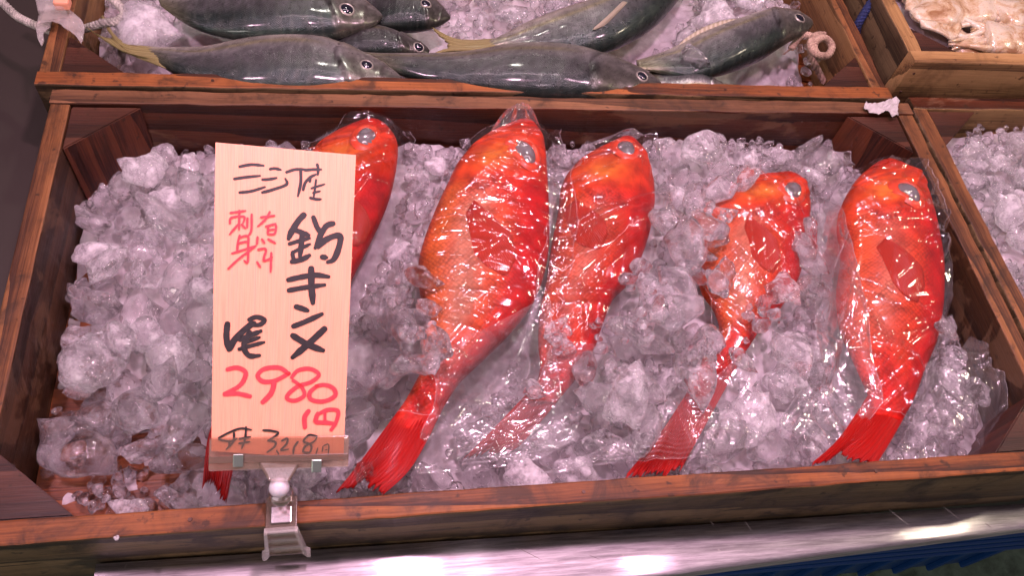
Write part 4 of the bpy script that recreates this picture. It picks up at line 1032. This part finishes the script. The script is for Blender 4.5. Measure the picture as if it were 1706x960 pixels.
# twisted peak of the bag above the snout
tipz = 0.016
apex = P(865, 172, 0.030); base = [P(x, y, z) for x, y, z in ((812, 226, .004), (840, 213, .012), (868, 203, .016), (890, 203, .014), (904, 218, .004))]
bb = catmull(base, 40); rows = []
for i in range(24):
    t = i / 23; row = bb * (1 - t) + apex * t; row = row + np.stack([0 * bb[:, 0], 0 * bb[:, 0], 0.0035 * math.sin(math.pi * t) * np.cos(np.linspace(0, 22, 40)) + 0.008 * math.sin(math.pi * t)], 1); rows.append(row)
v = np.array(rows).reshape(-1, 3); o = mesh_obj('twisted_peak', v, grid_faces(24, 40), FILM_T, None, True, loc=v.mean(0)); child(o, w2)
film_patch([[(716, 640), (760, 606), (830, 566), (905, 520)], [(722, 690), (790, 660), (860, 640), (915, 600)], [(700, 740), (780, 735), (860, 720), (930, 690)], [(690, 790), (780, 785), (880, 775), (960, 740)]], 0.004, 52, w2)
w3 = wrap_root(RED[2], 'clear plastic film round the red fish with its tail under crumpled film')
film_over(RED[2], -0.03, 1.0, 0.10, 0.16, 68, w3, amp=1.5)
film_patch([[(905, 610), (960, 600), (1010, 590)], [(880, 670), (930, 670), (985, 650)], [(800, 740), (870, 730), (960, 700)], [(770, 775), (850, 770), (950, 745)]], 0.005, 53, w3)
film_patch([[(1095, 690), (1180, 640), (1230, 600)], [(1050, 740), (1150, 720), (1260, 690)], [(900, 795), (1050, 780), (1240, 760)]], 0.004, 57, w3, name='trailing_edge')
w4 = wrap_root(RED[3], 'clear plastic film round the half buried red fish')
film_over(RED[3], -0.02, 1.0, 0.08, 0.10, 34, w4)
w5 = wrap_root(RED[4], 'clear plastic bag round the end red fish with a wide loose flap')
film_over(RED[4], -0.05, 0.985, 0.20, 0.14, 35, w5, amp=1.6)
film_patch([[(1500, 640), (1580, 600), (1620, 560), (1640, 600)], [(1510, 690), (1590, 660), (1660, 650), (1690, 660)], [(1500, 730), (1590, 720), (1680, 710), (1700, 700)], [(1480, 772), (1560, 768), (1660, 760), (1696, 752)]], 0.010, 55, w5, amp=2.2)
film_patch([[(1385, 420), (1350, 470), (1372, 330)][::-1], [(1395, 500), (1370, 520), (1362, 500)], [(1420, 620), (1360, 610), (1330, 590)], [(1440, 690), (1370, 690), (1320, 660)], [(1400, 750), (1330, 740), (1280, 720)]], 0.004, 56, w5, amp=1.5, name='side_flap')
for row in ():
    pass

# lumps lying on top of the film
HF.H = np.maximum(HF.H, DR + 0.001)
OVER = [(705, 470, .012), (712, 505, .011), (690, 520, .015), (672, 545, .016), (700, 560, .016), (725, 580, .014), (660, 590, .017), (690, 600, .018), (720, 612, .011), (655, 480, .014), (640, 520, .017), (925, 548, .010), (935, 578, .010), (1062, 448, .010), (1048, 460, .010),
        (1190, 330, .016), (1208, 350, .011), (1240, 308, .012), (1180, 372, .016), (1160, 400, .017), (1165, 445, .016), (1195, 470, .015), (1150, 350, .019), (1275, 505, .013), (1300, 490, .013), (1262, 548, .010), (1180, 580, .015),
        (1232, 606, .010), (1145, 600, .017), (1345, 395, .013), (1335, 420, .012), (1350, 450, .015), (1340, 490, .016), (1140, 420, .020), (1120, 460, .020), (1105, 400, .018), (1130, 500, .020), (1095, 500, .016), (1070, 540, .020), (1110, 560, .018), (1040, 600, .020), (1080, 610, .016), (970, 630, .018), (1000, 660, .016), (1040, 670, .018), (600, 806, .010), (608, 790, .009), (1560, 560, .012), (1580, 548, .012), (1172, 400, .016), (1172, 500, .014), (1170, 620, .016), (890, 655, .010)]
for (px, py, r) in OVER:
    p = P(px, py, -0.01); x = float(np.clip(p[0], HF.x0 + .01, HF.X[-1, 0] - .01)); y = float(np.clip(p[1], HF.y0 + .008, HF.Y[0, -1] - .008))
    h = float(HF.at(x, y)); p = P(px, py, h); x = float(np.clip(p[0], HF.x0 + .01, HF.X[-1, 0] - .01)); y = float(np.clip(p[1], HF.y0 + .008, HF.Y[0, -1] - .008))
    r *= 1.32; z = HF.settle(x, y, r, 0.6, 55, 0.45)
    lab = 'largest red fish' if px < 760 else 'middle red fish' if px < 1066 and py < 590 else 'half buried red fish' if 1140 < px < 1360 else 'mound of ice' if px < 1200 else 'end red fish'
    add_lump(x, y, z, r, rg, 'clear lump of ice lying on top of the ' + lab, LG, rg.choice([0, 2, 5, 8, 10, 1]))
for (px, py, n, sp) in [(695, 560, 16, 40), (1170, 400, 14, 40), (1268, 530, 8, 24), (1060, 560, 30, 60), (930, 560, 5, 16), (1165, 590, 8, 20)]:
    for _ in range(n):
        qx, qy = px + rg.gauss(0, sp * .6), py + rg.gauss(0, sp * .6); p = P(qx, qy, -0.01); h = float(HF.at(p[0], p[1])); p = P(qx, qy, h)
        r = rg.uniform(.004, .008); z = HF.settle(p[0], p[1], r, .6, 50, .3)
        if z is not None: add_chip('front', p[0], p[1], z, r, rg)

# --- ice crate on the right
HR = HMap(0.6385, 0.86, 0.212, 0.60, 0.004); TR = idw(HR.X, HR.Y, [(.65, .59, -.035), (.70, .58, -.022), (.8, .58, -.012), (.66, .45, -.02), (.75, .5, -.014), (.75, .4, -.012), (.68, .3, -.02), (.85, .4, -.01)])
HR.H = TR - 0.018; HR.block |= (np.abs(HR.X - .635) / 0.066 + np.abs(HR.Y - .6045) / 0.057) < 1
V = np.stack([HR.X, HR.Y, HR.H - .002 + 0.004 * (vnoise(HR.X, HR.Y, 60, 9) - .5)], -1); o = mesh_obj('packed_ice', V.reshape(-1, 3), grid_faces(*V.shape[:2]), ICE_bed, None, True); tag(o, 'packed ice in the crate beside the red fish crate', 'ice', None, 'stuff')
seen = lambda x, y: project((x, y, -0.02))[0] < 1760
drop(HR, 130, .006, .013, TR - .010, 'right', accept=seen)
drop(HR, 22, .016, .028, TR, label='in the crate that holds only ice', accept=seen)
drop(HR, 60, .005, .009, TR + .004, 'right', accept=seen)

# --- rear crate
HB = HMap(-0.284, 0.572, 0.6345, 0.86, 0.004); TB = idw(HB.X, HB.Y, [(-.27, .65, -.075), (-.2, .66, -.06), (-.2, .74, -.02), (0, .65, -.055), (.1, .72, -.035), (.2, .75, -.03), (.3, .68, -.045), (.4, .74, -.026), (.52, .66, -.06), (.45, .65, -.07), (.5, .8, -.02)])
BOTB = 0.003 - 0.098 + 0.0095
HB.H = np.maximum(TB - .020, BOTB + .001)
for g in AJI:
    for t in np.linspace(0, 1, 40):
        q = g.L * (1 - t) + g.R * t; ok = (q[:, 0] > HB.x0) & (q[:, 0] < HB.X[-1, 0]) & (q[:, 1] > HB.y0) & (q[:, 1] < HB.Y[0, -1])
        HB.block[((q[ok, 0] - HB.x0) / HB.res).astype(int), ((q[ok, 1] - HB.y0) / HB.res).astype(int)] = True
V = np.stack([HB.X, HB.Y, np.minimum(HB.H, TB - 0.016) - .004 + 0.010 * (vnoise(HB.X, HB.Y, 70, 11) - .5) + 0.006 * (vnoise(HB.X, HB.Y, 120, 12) - .5) - 0.05 * sstep(.545, .572, HB.X)], -1); o = mesh_obj('packed_ice', V.reshape(-1, 3), grid_faces(*V.shape[:2]), ICE_bed, None, True); tag(o, 'packed wet ice under the horse mackerel', 'ice', None, 'stuff')
drop(HB, 420, .006, .012, TB - .006, 'rear', tight=0.4)
drop(HB, 34, .016, .030, TB + .004, label='among the horse mackerel in the rear crate')
g = AJI[6]; p, n, _ = surf_at(g, 1157, 98); add_lump(p[0], p[1], p[2] + .004, .017, rg, 'clear round ice lump resting on the silver blue mackerel', LG, 0)
p = P(238, 34, 0.0); add_lump(p[0], p[1], -.012, .034, rg, 'large frosty ice lump by the green forked tail', LG, 4)
p = P(225, 18, 0.0); add_lump(p[0], p[1], -.016, .030, rg, 'large frosty ice lump by the green forked tail', LG, 12)
LABS = {'front': 'small chips of crushed ice filling the red fish crate', 'right': 'small chips of ice in the crate that holds only ice', 'rear': 'small chips of ice among the horse mackerel'}
for key, parts in chips.items():
    vs = np.concatenate([a for a, _ in parts]); off = np.cumsum([0] + [len(a) for a, _ in parts[:-1]]); fs = np.concatenate([f + o_ for (_, f), o_ in zip(parts, off)])
    o = mesh_obj('crushed_ice', vs, fs, ICE_small, None, True); tag(o, LABS[key], 'ice', None, 'stuff')
print('LUMPS', len([o for o in bpy.data.objects if o.name.startswith('ice_lump')]))

# ------------------------------------------------------------------ price card and its holder
pb_mid = ray(461, 762); pb_mid = pb_mid / np.linalg.norm(pb_mid) * 0.610 + CAMP      # bottom edge, just above the front rim
pt_mid = ray(476.5, 247.5); pt_mid = pt_mid / np.linalg.norm(pt_mid) * 0.612 + CAMP
up = pt_mid - pb_mid; CH = np.linalg.norm(up); up /= CH
def on_plane(px, py, o, n): d = ray(px, py); return CAMP + d * ((o - CAMP) @ n / (d @ n))
a_, b_ = ray(359, 237), ray(593, 258)
side = (b_ / np.linalg.norm(b_) - a_ / np.linalg.norm(a_)); side -= up * (side @ up); side /= np.linalg.norm(side)
CN = np.cross(side, up); CN /= np.linalg.norm(CN); CN = CN if CN[2] > 0 else -CN
tl, tr_ = on_plane(359, 237, pt_mid, CN), on_plane(593, 258, pt_mid, CN); bl_, br_ = on_plane(352, 752, pt_mid, CN), on_plane(572, 768, pt_mid, CN)
print('card', CH, np.linalg.norm(tl - tr_), np.linalg.norm(bl_ - br_), 'bottom z', bl_[2], br_[2], 'top z', tl[2], 'n', CN)
def card_mat():
    k = N('pale_pink_wood_veneer'); v = k.coords('UV', (1, 1, 1))
    mp = k.n('Mapping'); k.l(v, mp.inputs[0]); mp.inputs['Scale'].default_value = (95, 1.5, 1)
    n = k.noise(mp.outputs[0], 1.6, 4, 0.6, 0.4); vo = k.coords('UV', (170, 400, 1)); n2 = k.noise(vo, 1.0, 2)
    c = k.ramp(n, [(0.35, (0.62, 0.25, 0.15)), (0.5, (0.67, 0.30, 0.18)), (0.68, (0.71, 0.33, 0.20))])
    ln = k.ramp(k.noise(mp.outputs[0], 0.45, 3, .7), [(0.56, 0.0), (0.60, 0.5), (0.64, 0.0)]); c = k.mix(ln, c, (0.70, 0.26, 0.20))
    return k.done(k.pbsdf(Base_Color=c, Roughness=0.5, Normal=k.bump(k.math('ADD', n, n2), 0.25, 0.0005)))
CARD = card_mat()
card = empty('price_card', (bl_ + br_) / 2, 'tall pink wooden price card lettered in black and red, reading 2980', 'price card')
T = 0.0022
v = []
for q in (bl_, br_, tr_, tl): v.append(q)
vv = np.array(v + [q - CN * T for q in v])
o = mesh_obj('panel', vv, [(0, 1, 2, 3), (7, 6, 5, 4), (0, 4, 5, 1), (1, 5, 6, 2), (2, 6, 7, 3), (3, 7, 4, 0)], CARD, None, False, loc=(bl_ + br_) / 2)
uvl = o.data.uv_layers.new(name='UVMap'); uvm = {0: (0, 0), 1: (1, 0), 2: (1, 2.3), 3: (0, 2.3)}
for lp in o.data.loops: uvl.data[lp.index].uv = uvm[lp.vertex_index % 4]
bm = bmesh.new(); bm.from_mesh(o.data); bmesh.ops.recalc_face_normals(bm, faces=bm.faces); bm.to_mesh(o.data); bm.free(); child(o, card)
def ink(name, c):
    k = N(name); n = k.noise(k.coords('Object', (1, 1, 1)), 500, 3); return k.done(k.pbsdf(Base_Color=c, Roughness=k.ramp(n, [(.3, .35), (.7, .6)])))
INK_K = ink('black_marker', (0.010, 0.008, 0.009)); INK_R = ink('red_marker', (0.72, 0.030, 0.045)); INK_R2 = ink('red_marker_broad', (0.74, 0.035, 0.050))
zi = [0]
def strokes(name, lst, wd, mat, org, scl, taper=0.35):
    parts = []
    for st in lst:
        ww = wd
        if isinstance(st[0], (int, float)): ww = st[0]; st = st[1:]
        pts = np.array([(org[0] + x / scl, org[1] + y / scl) for x, y in st]); n = max(14, 8 * len(pts)); q = catmull(pts, n)
        zi[0] += 1; h = 0.00010 + zi[0] * 0.000012
        q3 = np.array([on_plane(x, y, pt_mid, CN) for x, y in q]) + CN * h
        t = np.gradient(q3, axis=0); t /= np.linalg.norm(t, axis=1)[:, None] + 1e-12; nn = np.cross(CN, t)
        s = np.linspace(0, 1, n); hw = ww / scl * 0.5 * 0.610 / FPX * (1 - taper * sstep(.72, 1, s)) * (0.86 + 0.14 * sstep(0, .12, s)) * (0.93 + 0.14 * vnoise(s * 5, s * 0 + zi[0] * 3.1, 3, 77))
        L_ = q3 + nn * hw[:, None]; R_ = q3 - nn * hw[:, None]
        V = np.stack([L_, R_], 1).reshape(-1, 3); F = [list(f) for f in grid_faces(n, 2)]
        for (cc, dr, e0) in ((q3[0], -t[0], 0), (q3[-1], t[-1], n - 1)):
            k0 = len(V); rr = hw[e0]; arc = [cc + (nn[e0] * math.cos(a) + dr * math.sin(a) * .8) * rr for a in np.linspace(0, math.pi, 9)]
            V = np.vstack([V, arc]); F.append(list(range(k0, k0 + 9)))
        parts.append((V, F))
    v, f = merge(parts); o = mesh_obj(name, v, f, mat, None, False, loc=(bl_ + br_) / 2); child(o, card); return o
A = (340, 220); B = (340, 480); C_ = (340, 690); S1 = 3.43; S2 = 4.174
strokes('origin_lettering', [[(202, 198), (270, 186), (342, 192)], [(172, 268), (240, 258), (320, 250)], [(202, 346), (270, 338), (348, 314)],
    [(376, 212), (405, 208), (440, 216)], [(332, 272), (370, 270), (415, 262)], [(332, 346), (390, 330), (470, 300), (464, 266)],
    [(470, 230), (520, 214), (580, 214)], [(552, 216), (552, 290), (536, 368)], [(575, 218), (625, 214), (670, 214)], [(646, 184), (652, 210), (650, 245)],
    [(566, 332), (578, 290), (608, 258), (640, 242)], [(606, 262), (604, 285)], [13, (612, 322), (650, 310), (690, 298)], [13, (640, 272), (634, 320), (626, 376)], [13, (622, 348), (664, 338)], [(606, 376), (640, 384), (668, 384)]], 17, INK_K, A, S1)
strokes('fish_name_lettering', [[(572, 472), (540, 506), (502, 565), (482, 612)], [28, (520, 560), (600, 590)], [22, (486, 640), (545, 622), (604, 606)], [20, (502, 690), (560, 662), (606, 640)], [30, (562, 575), (556, 640), (548, 712)], [22, (504, 694), (512, 730)], [30, (500, 742), (560, 728), (604, 704)],
    [28, (624, 486), (644, 540), (664, 580), (648, 640), (634, 664)], [32, (740, 522), (700, 536), (668, 585), (640, 650)], [34, (650, 656), (690, 620), (740, 596), (778, 598), (770, 660), (742, 726), (706, 744)], [30, (672, 714), (702, 718)],
    [30, (480, 846), (560, 828), (640, 818), (714, 828)], [28, (482, 906), (570, 890), (690, 874)], [36, (612, 778), (614, 880), (622, 980)]], 34, INK_K, A, S1)
strokes('fish_name_lettering', [[30, (524, 106), (556, 116), (594, 130)], [30, (508, 220), (570, 196), (676, 148)], [36, (690, 232), (600, 316), (504, 398)], [34, (504, 270), (590, 322), (682, 358)],
    [26, (256, 182), (300, 166), (344, 182), (322, 208), (270, 214)], [32, (134, 202), (128, 280), (142, 356)], [34, (144, 350), (184, 284), (262, 214), (290, 200)], [28, (204, 296), (262, 272), (326, 246)], [22, (200, 350), (270, 330), (344, 310)], [28, (262, 250), (228, 330), (256, 386), (318, 386)], [22, (220, 318), (318, 282)]], 32, INK_K, B, S1)
strokes('price_lettering', [[(132, 466), (190, 456), (238, 486), (206, 556), (116, 606)], [(116, 608), (190, 604), (264, 620)], [(484, 492), (430, 456), (346, 462), (306, 500), (336, 534), (404, 530), (486, 488)], [28, (400, 540), (384, 600), (334, 654)],
    [22, (500, 512), (536, 472), (606, 462), (656, 496), (610, 538), (540, 560), (486, 602), (474, 632), (520, 644), (572, 614), (556, 566), (508, 528)], [(646, 560), (604, 598), (612, 638), (684, 648), (748, 616), (738, 574), (690, 554), (640, 562)],
    [26, (598, 702), (574, 740), (576, 798)], [(650, 716), (640, 742), (642, 766), (700, 770), (740, 776)], [22, (654, 720), (710, 696), (764, 704), (756, 760), (726, 812)], [16, (690, 716), (690, 766)]], 24, INK_R2, B, S1, 0.15)
strokes('serving_lettering', [[(150, 462), (200, 456), (238, 450)], [(148, 524), (156, 490), (228, 484), (222, 522)], [(202, 448), (200, 560)], [(196, 528), (170, 556), (146, 586)], [(214, 528), (236, 552)], [(248, 492), (246, 548)], [(272, 470), (270, 560), (254, 592)],
    [(204, 590), (192, 640), (190, 690)], [(204, 604), (250, 596), (252, 660)], [(196, 636), (246, 626)], [(160, 694), (220, 676), (296, 650)], [(252, 620), (250, 740), (228, 734)], [(138, 782), (200, 724), (292, 656)],
    [(324, 488), (404, 478)], [(376, 456), (352, 498), (306, 540)], [(352, 540), (410, 524)], [(366, 536), (364, 586)], [(366, 536), (408, 530), (404, 580), (366, 584)], [10, (370, 560), (402, 556)], [(306, 600), (302, 642)], [(330, 612), (346, 636)], [(366, 612), (408, 636)],
    [(308, 672), (350, 668), (352, 700)], [(302, 742), (322, 774)], [(350, 690), (342, 736), (390, 716)], [(384, 690), (382, 740), (380, 802)]], 12, INK_R, A, S1)
strokes('tax_lettering', [[(102, 166), (180, 126), (256, 100), (330, 110)], [(104, 176), (180, 190), (230, 170)], [(208, 130), (204, 190), (154, 246)], [(176, 186), (178, 226)], [(292, 90), (286, 170), (262, 240)], [(246, 172), (324, 158)], [(244, 204), (318, 192)],
    [(410, 112), (470, 116), (516, 134), (444, 184)], [(444, 184), (494, 194), (490, 226), (438, 266)], [9, (504, 254), (520, 280)], [(540, 186), (578, 170), (574, 206), (536, 250), (586, 244)], [(652, 192), (626, 232), (620, 276)],
    [(784, 154), (730, 146), (692, 190), (742, 214), (736, 264), (690, 262), (704, 224), (762, 192), (786, 160)], [9, (790, 236), (776, 284)], [8, (826, 226), (820, 264)], [8, (832, 220), (866, 214), (860, 294)], [7, (840, 250), (856, 248)]], 14, INK_K, C_, S2)

# holder: everything in the card's own frame (x across, y up the card, z towards the reader), origin bottom middle
O = (bl_ + br_) / 2; RC = np.stack([side, up, CN], 1)
def cl(px, py): q = on_plane(px, py, pt_mid, CN) - O; return np.array([q @ side, q @ up])
holder = empty('card_holder', on_plane(470, 860, np.array([0, 0.18, 0]), np.array([0, 0, 1.0])), 'clear plastic clip holder gripping the price card and the front board', 'card holder')
def hbox(name, c, s, mat, b=0.0006, parent=None):
    v, f = rbox_vf((0, 0, 0), s, RC, b); loc = O + RC @ np.asarray(c, float); o = mesh_obj(name, v + loc, f, mat, None, False, loc=loc); return child(o, parent or holder)
e0 = cl(350, 716); e1 = cl(580, 738); f0 = cl(350, 770); f1 = cl(578, 788)
wj = np.linalg.norm(e1 - e0); cx = (e0[0] + e1[0] + f0[0] + f1[0]) / 4
ytop = (e0[1] + e1[1]) / 2; ybot = (f0[1] + f1[1]) / 2
fj = hbox('front_jaw', (cx, (ytop + ybot) / 2, 0.0022), (wj, ytop - ybot, 0.0016), CLEAR_TAN)
hbox('back_jaw', (cx, (ytop + ybot) / 2 - 0.002, -T - 0.0018), (wj, ytop - ybot, 0.0016), CLEAR)
gy = cl(460, 763)[1]
hbox('grip_ridge', (cx, gy, 0.0034), (wj * 0.995, 0.0046, 0.0006), CLEAR_AGED, 0.0003)
for px in (397.5, 527):
    c = cl(px, 766 if px < 450 else 775)
    hbox('spring_clip', (c[0], c[1], 0.0046), (0.0068, 0.0088, 0.0012), SPRING, 0.0004)
# tapering neck below the jaw
n0 = cl(432, 770); n1 = cl(496, 774); n2 = cl(450, 800); n3 = cl(480, 801)
pr = np.array([[*n0, 0], [*n1, 0], [*n3, 0], [*n2, 0]]); v = np.vstack([pr + [0, 0, 0.003], pr + [0, 0, -0.002]])
o = mesh_obj('neck', v @ RC.T + O, [(0, 1, 2, 3), (7, 6, 5, 4), (0, 4, 5, 1), (1, 5, 6, 2), (2, 6, 7, 3), (3, 7, 4, 0)], CLEAR, None, False, loc=O); child(o, holder)
for (s_, e_) in ((n0, n2), (n1, n3)):
    v, f = tube([O + RC @ np.array([*(s_ + (e_ - s_) * t), 0.003]) for t in np.linspace(0, 1, 6)], 0.0009, 8); o = mesh_obj('neck_rib', v, f, CLEAR_AGED, None, True, loc=O); child(o, holder)
# ball joint
bp = on_plane(465, 815, O, CN) - CN * 0.004
bm = bmesh.new(); bmesh.ops.create_uvsphere(bm, u_segments=24, v_segments=16, radius=0.0072); v = np.array([q.co[:] for q in bm.verts]); f = [[q.index for q in p.verts] for p in bm.faces]; bm.free()
o = mesh_obj('ball_joint', v + bp, f, WHITE_BALL, None, True, loc=bp); child(o, holder)
sk = bp + np.array([0.001, -0.003, -0.006])
v, f = tube([sk + np.array([0, 0.0015, 0.006]) * t for t in np.linspace(-.6, .6, 6)], [0.0080, .0086, .0088, .0088, .0084, .0078], 20, False); o = mesh_obj('socket', v, f, CLEAR_AGED, None, True, loc=sk); child(o, holder)
# clothes-peg clip over the front board
def pz(px, py, y): d = ray(px, py); return CAMP + d * (y / d[1])
xm = P(470, 860, 0.0)[0]
bt = np.array([xm, FY0 + TH / 2, 0.0])
parts = [rbox_vf((xm, FY0 + TH / 2 - 0.001, 0.0040), (0.022, 0.024, 0.0022), None, 0.0008)]
v, f = merge(parts); o = mesh_obj('clip_bridge', v, f, CLEAR_AGED, None, False, loc=bt); child(o, holder)
o = mesh_obj('clip_spring', *rbox_vf((xm, FY0 + TH / 2 - 0.003, 0.0062), (0.0145, 0.0125, 0.0014), None, 0.0006), STEEL_BRIGHT, None, False); child(o, holder)
o = mesh_obj('clip_spring', *rbox_vf((xm, FY0 + TH / 2 + 0.008, 0.0064), (0.0150, 0.0050, 0.0022), None, 0.0008), SPRING, None, False); child(o, holder)
yo = FY0 - 0.0022; leg_t = 0.0022
def plate(name, pts, th, mat):
    """flat polygon in the x-z plane in front of the board, th thick"""
    n = len(pts); v = [(x, yo - 0.0006 - (0.004 * max(0, -z) / 0.03), z) for x, z in pts]; v += [(x, y - th, z) for x, y, z in v]
    F = [list(range(n)), list(range(n, 2 * n))[::-1]] + [[i, (i + 1) % n, (i + 1) % n + n, i + n] for i in range(n)]
    o = mesh_obj(name, np.array(v), F, mat, None, False, loc=(xm, yo, 0)); return child(o, holder)
for s in (-1, 1):
    plate('peg_leg', [(xm + s * 0.0095, 0.004), (xm + s * 0.0118, 0.004), (xm + s * 0.0150, -0.034), (xm + s * 0.0176, -0.036), (xm + s * 0.0176, -0.043), (xm + s * 0.0150, -0.043), (xm + s * 0.0120, -0.036)], 0.0045, CLEAR)
plate('peg_web', [(xm - 0.0100, 0.003), (xm + 0.0100, 0.003), (xm + 0.0128, -0.040), (xm - 0.0128, -0.040)], 0.0012, CLEAR)
for z in (-0.008, -0.022, -0.037): plate('peg_bar', [(xm - 0.0100 - abs(z) * .07, z), (xm + 0.0100 + abs(z) * .07, z), (xm + 0.0100 + abs(z) * .07, z - 0.0022), (xm - 0.0100 - abs(z) * .07, z - 0.0022)], 0.0030, CLEAR_AGED)
plate('peg_lip', [(xm - 0.0115, 0.0055), (xm + 0.0115, 0.0055), (xm + 0.0115, 0.0030), (xm - 0.0115, 0.0030)], 0.0035, CLEAR)

# ------------------------------------------------------------------ small things
def rope_mat(name, c1, c2):
    k = N(name); v = k.coords('Object'); n = k.noise(v, 900, 4, .6); n2 = k.noise(v, 90, 3)
    c = k.mix(k.ramp(k.math('ADD', k.math('MULTIPLY', n, .5), k.math('MULTIPLY', n2, .5)), [(.38, 0.0), (.6, 1.0)]), c1, c2)
    return k.done(k.pbsdf(Base_Color=c, Roughness=0.8, Normal=k.bump(n, .8, .0012)))
ROPE_G = rope_mat('grey_rope_fibre', (0.10, 0.10, 0.085), (0.45, 0.42, 0.37)); ROPE_T = rope_mat('tan_rope_fibre', (0.13, 0.075, 0.05), (0.42, 0.30, 0.22)); ROPE_B = rope_mat('blue_rope_fibre', (0.002, 0.004, 0.025), (0.008, 0.02, 0.10))
def rope(label, path, rad, tw, mat, name='rope'):
    pts = [P(x, y, z) for x, y, z in path]; v, f = merge(rope_parts(pts, rad, tw)); o = mesh_obj(name, v, f, mat, None, True, loc=pts[len(pts) // 2]); tag(o, label, 'rope'); return o
rope('grey twisted rope hanging outside the rear crate\'s left end', [(-40, -26, 0.0), (-5, -4, -0.006), (25, 24, -0.012), (50, 38, -0.012), (82, 50, -0.006)], 0.0042, 9, ROPE_G)
rope('grey green rope loop inside the rear crate\'s left end', [(140, 48, -.02), (152, 44, -.012), (172, 38, -.004), (196, 34, -.002), (207, 20, .004), (194, 4, .004), (176, -12, .0)], 0.0042, 8, ROPE_G)
rope('short rope end hanging below the green forked tail', [(203, 74, -.02), (203, 88, -.035), (202, 103, -.05)], 0.0038, 3, ROPE_G)
rope('dark blue rope between the two rear crates', [(1462, -12, .02), (1450, 6, .018), (1437, 26, .008), (1428, 44, -.004), (1426, 60, -.02)], 0.0050, 5, ROPE_B)
# knotted tan rope
kn = empty('rope_knot', P(1352, 78, -.03), 'knotted tan rope end with frayed strands beside the silver blue mackerel', 'rope')
def kpart(name, path, rad, tw):
    pts = [P(x, y, z) for x, y, z in path]; v, f = merge(rope_parts(pts, rad, tw)); o = mesh_obj(name, v, f, ROPE_T, None, True, loc=pts[0]); child(o, kn)
kpart('knot', [(1372, 58, -.012), (1358, 60, -.004), (1350, 74, -.002), (1360, 90, -.006), (1378, 92, -.012), (1386, 78, -.010), (1376, 64, -.004), (1362, 66, .000), (1356, 80, -.004), (1366, 98, -.016)], 0.0044, 12)
kpart('rope_arm', [(1362, 64, -.004), (1346, 58, -.006), (1334, 60, -.010), (1324, 72, -.018), (1318, 80, -.022)], 0.0040, 5)
kpart('rope_stem', [(1350, 74, -.02), (1352, 96, -.03), (1362, 116, -.045), (1372, 136, -.06)], 0.0040, 3)
for i in range(9):
    a = P(1322 + i * .6, 74 + i * .8, -.02); b = a + np.array([-.012 - .003 * random.random(), -.004 + .0018 * (i - 5), -.004 - .001 * i])
    v, f = tube([a, (a + b) / 2 + np.array([0, .001, .002 * random.random()]), b], [.0007, .0006, .0002], 5); o = mesh_obj('frayed_strand', v, f, ROPE_T, None, True, loc=a); child(o, kn)
# wet paper scrap on the corner
def sheet_px(pts_rows, z, amp, seed, th=0.0006, nu=26, nv=34):
    rows = [catmull([P(x, y, z) for x, y in r_], nv) for r_ in pts_rows]; G = np.stack([catmull(np.array([r_[k] for r_ in rows]), nu) for k in range(nv)], 1)
    G[..., 2] += amp * (vnoise(G[..., 0], G[..., 1], 160, seed) + .6 * vnoise(G[..., 0], G[..., 1], 420, seed + 1)); return G
PAPER = plain('wet_white_paper', (0.34, 0.325, 0.315), 0.55)
G = sheet_px([[(1438, 176), (1448, 178), (1468, 174), (1482, 168), (1492, 166)], [(1437, 183), (1450, 183), (1468, 182), (1486, 178), (1496, 172)], [(1446, 188), (1456, 190), (1470, 188), (1484, 188), (1492, 184)], [(1454, 191), (1462, 193), (1474, 190), (1482, 198), (1494, 196)]], 0.001, 0.005, 3)
pp = empty('paper_scrap', G.mean((0, 1)), 'torn wet white paper stuck on the corner where crates meet', 'paper'); fin_sheet('sheet', G, PAPER, pp, 0.0006, 0, 1)
# clear price clip on the left rim of the rear crate
pc = empty('plastic_clip', P(100, 40, .003), 'empty clear plastic clip on the rear crate\'s left rim', 'clip')
G = sheet_px([[(78, 12), (96, 10), (112, 16), (126, 26), (138, 38), (142, 48)], [(72, 28), (90, 26), (104, 32), (118, 42), (132, 52), (140, 62)], [(66, 46), (80, 40), (96, 42), (112, 52), (126, 62), (138, 78)]], 0.014, 0.004, 5)
fin_sheet('wing', G, CLEAR, pc, 0.0018, 0, 1)
v, f = rbox_vf(P(86, 12, .024), (0.024, 0.020, 0.014), np.array(Matrix.Rotation(0.3, 3, 'Z')), 0.002); o = mesh_obj('clip_body', v, f, CLEAR, None, False, loc=P(86, 12, .024)); child(o, pc)
G = sheet_px([[(66, 30), (78, 26), (90, 26)], [(62, 48), (70, 48), (84, 44)], [(64, 66), (70, 64), (74, 58)], [(70, 78), (72, 74), (74, 68)]], 0.008, 0.002, 6); fin_sheet('round_tab', G, CLEAR, pc, 0.0016, 0, 1)
v, f = rbox_vf(P(104, 4, .030), (0.014, 0.012, 0.010), None, 0.002); o = mesh_obj('card_stub', v, f, CARD, None, False, loc=P(104, 4, .030)); child(o, pc)
# a stray grain of ice on the front board
o = bpy.data.objects.new('ice_grain', BIG[4]); col.objects.link(o); p = pz(194, 897, FY0 - 0.0008); o.location = p; o.scale = (.14,) * 3; tag(o, 'tiny white grain of ice stuck on the front board', 'ice')
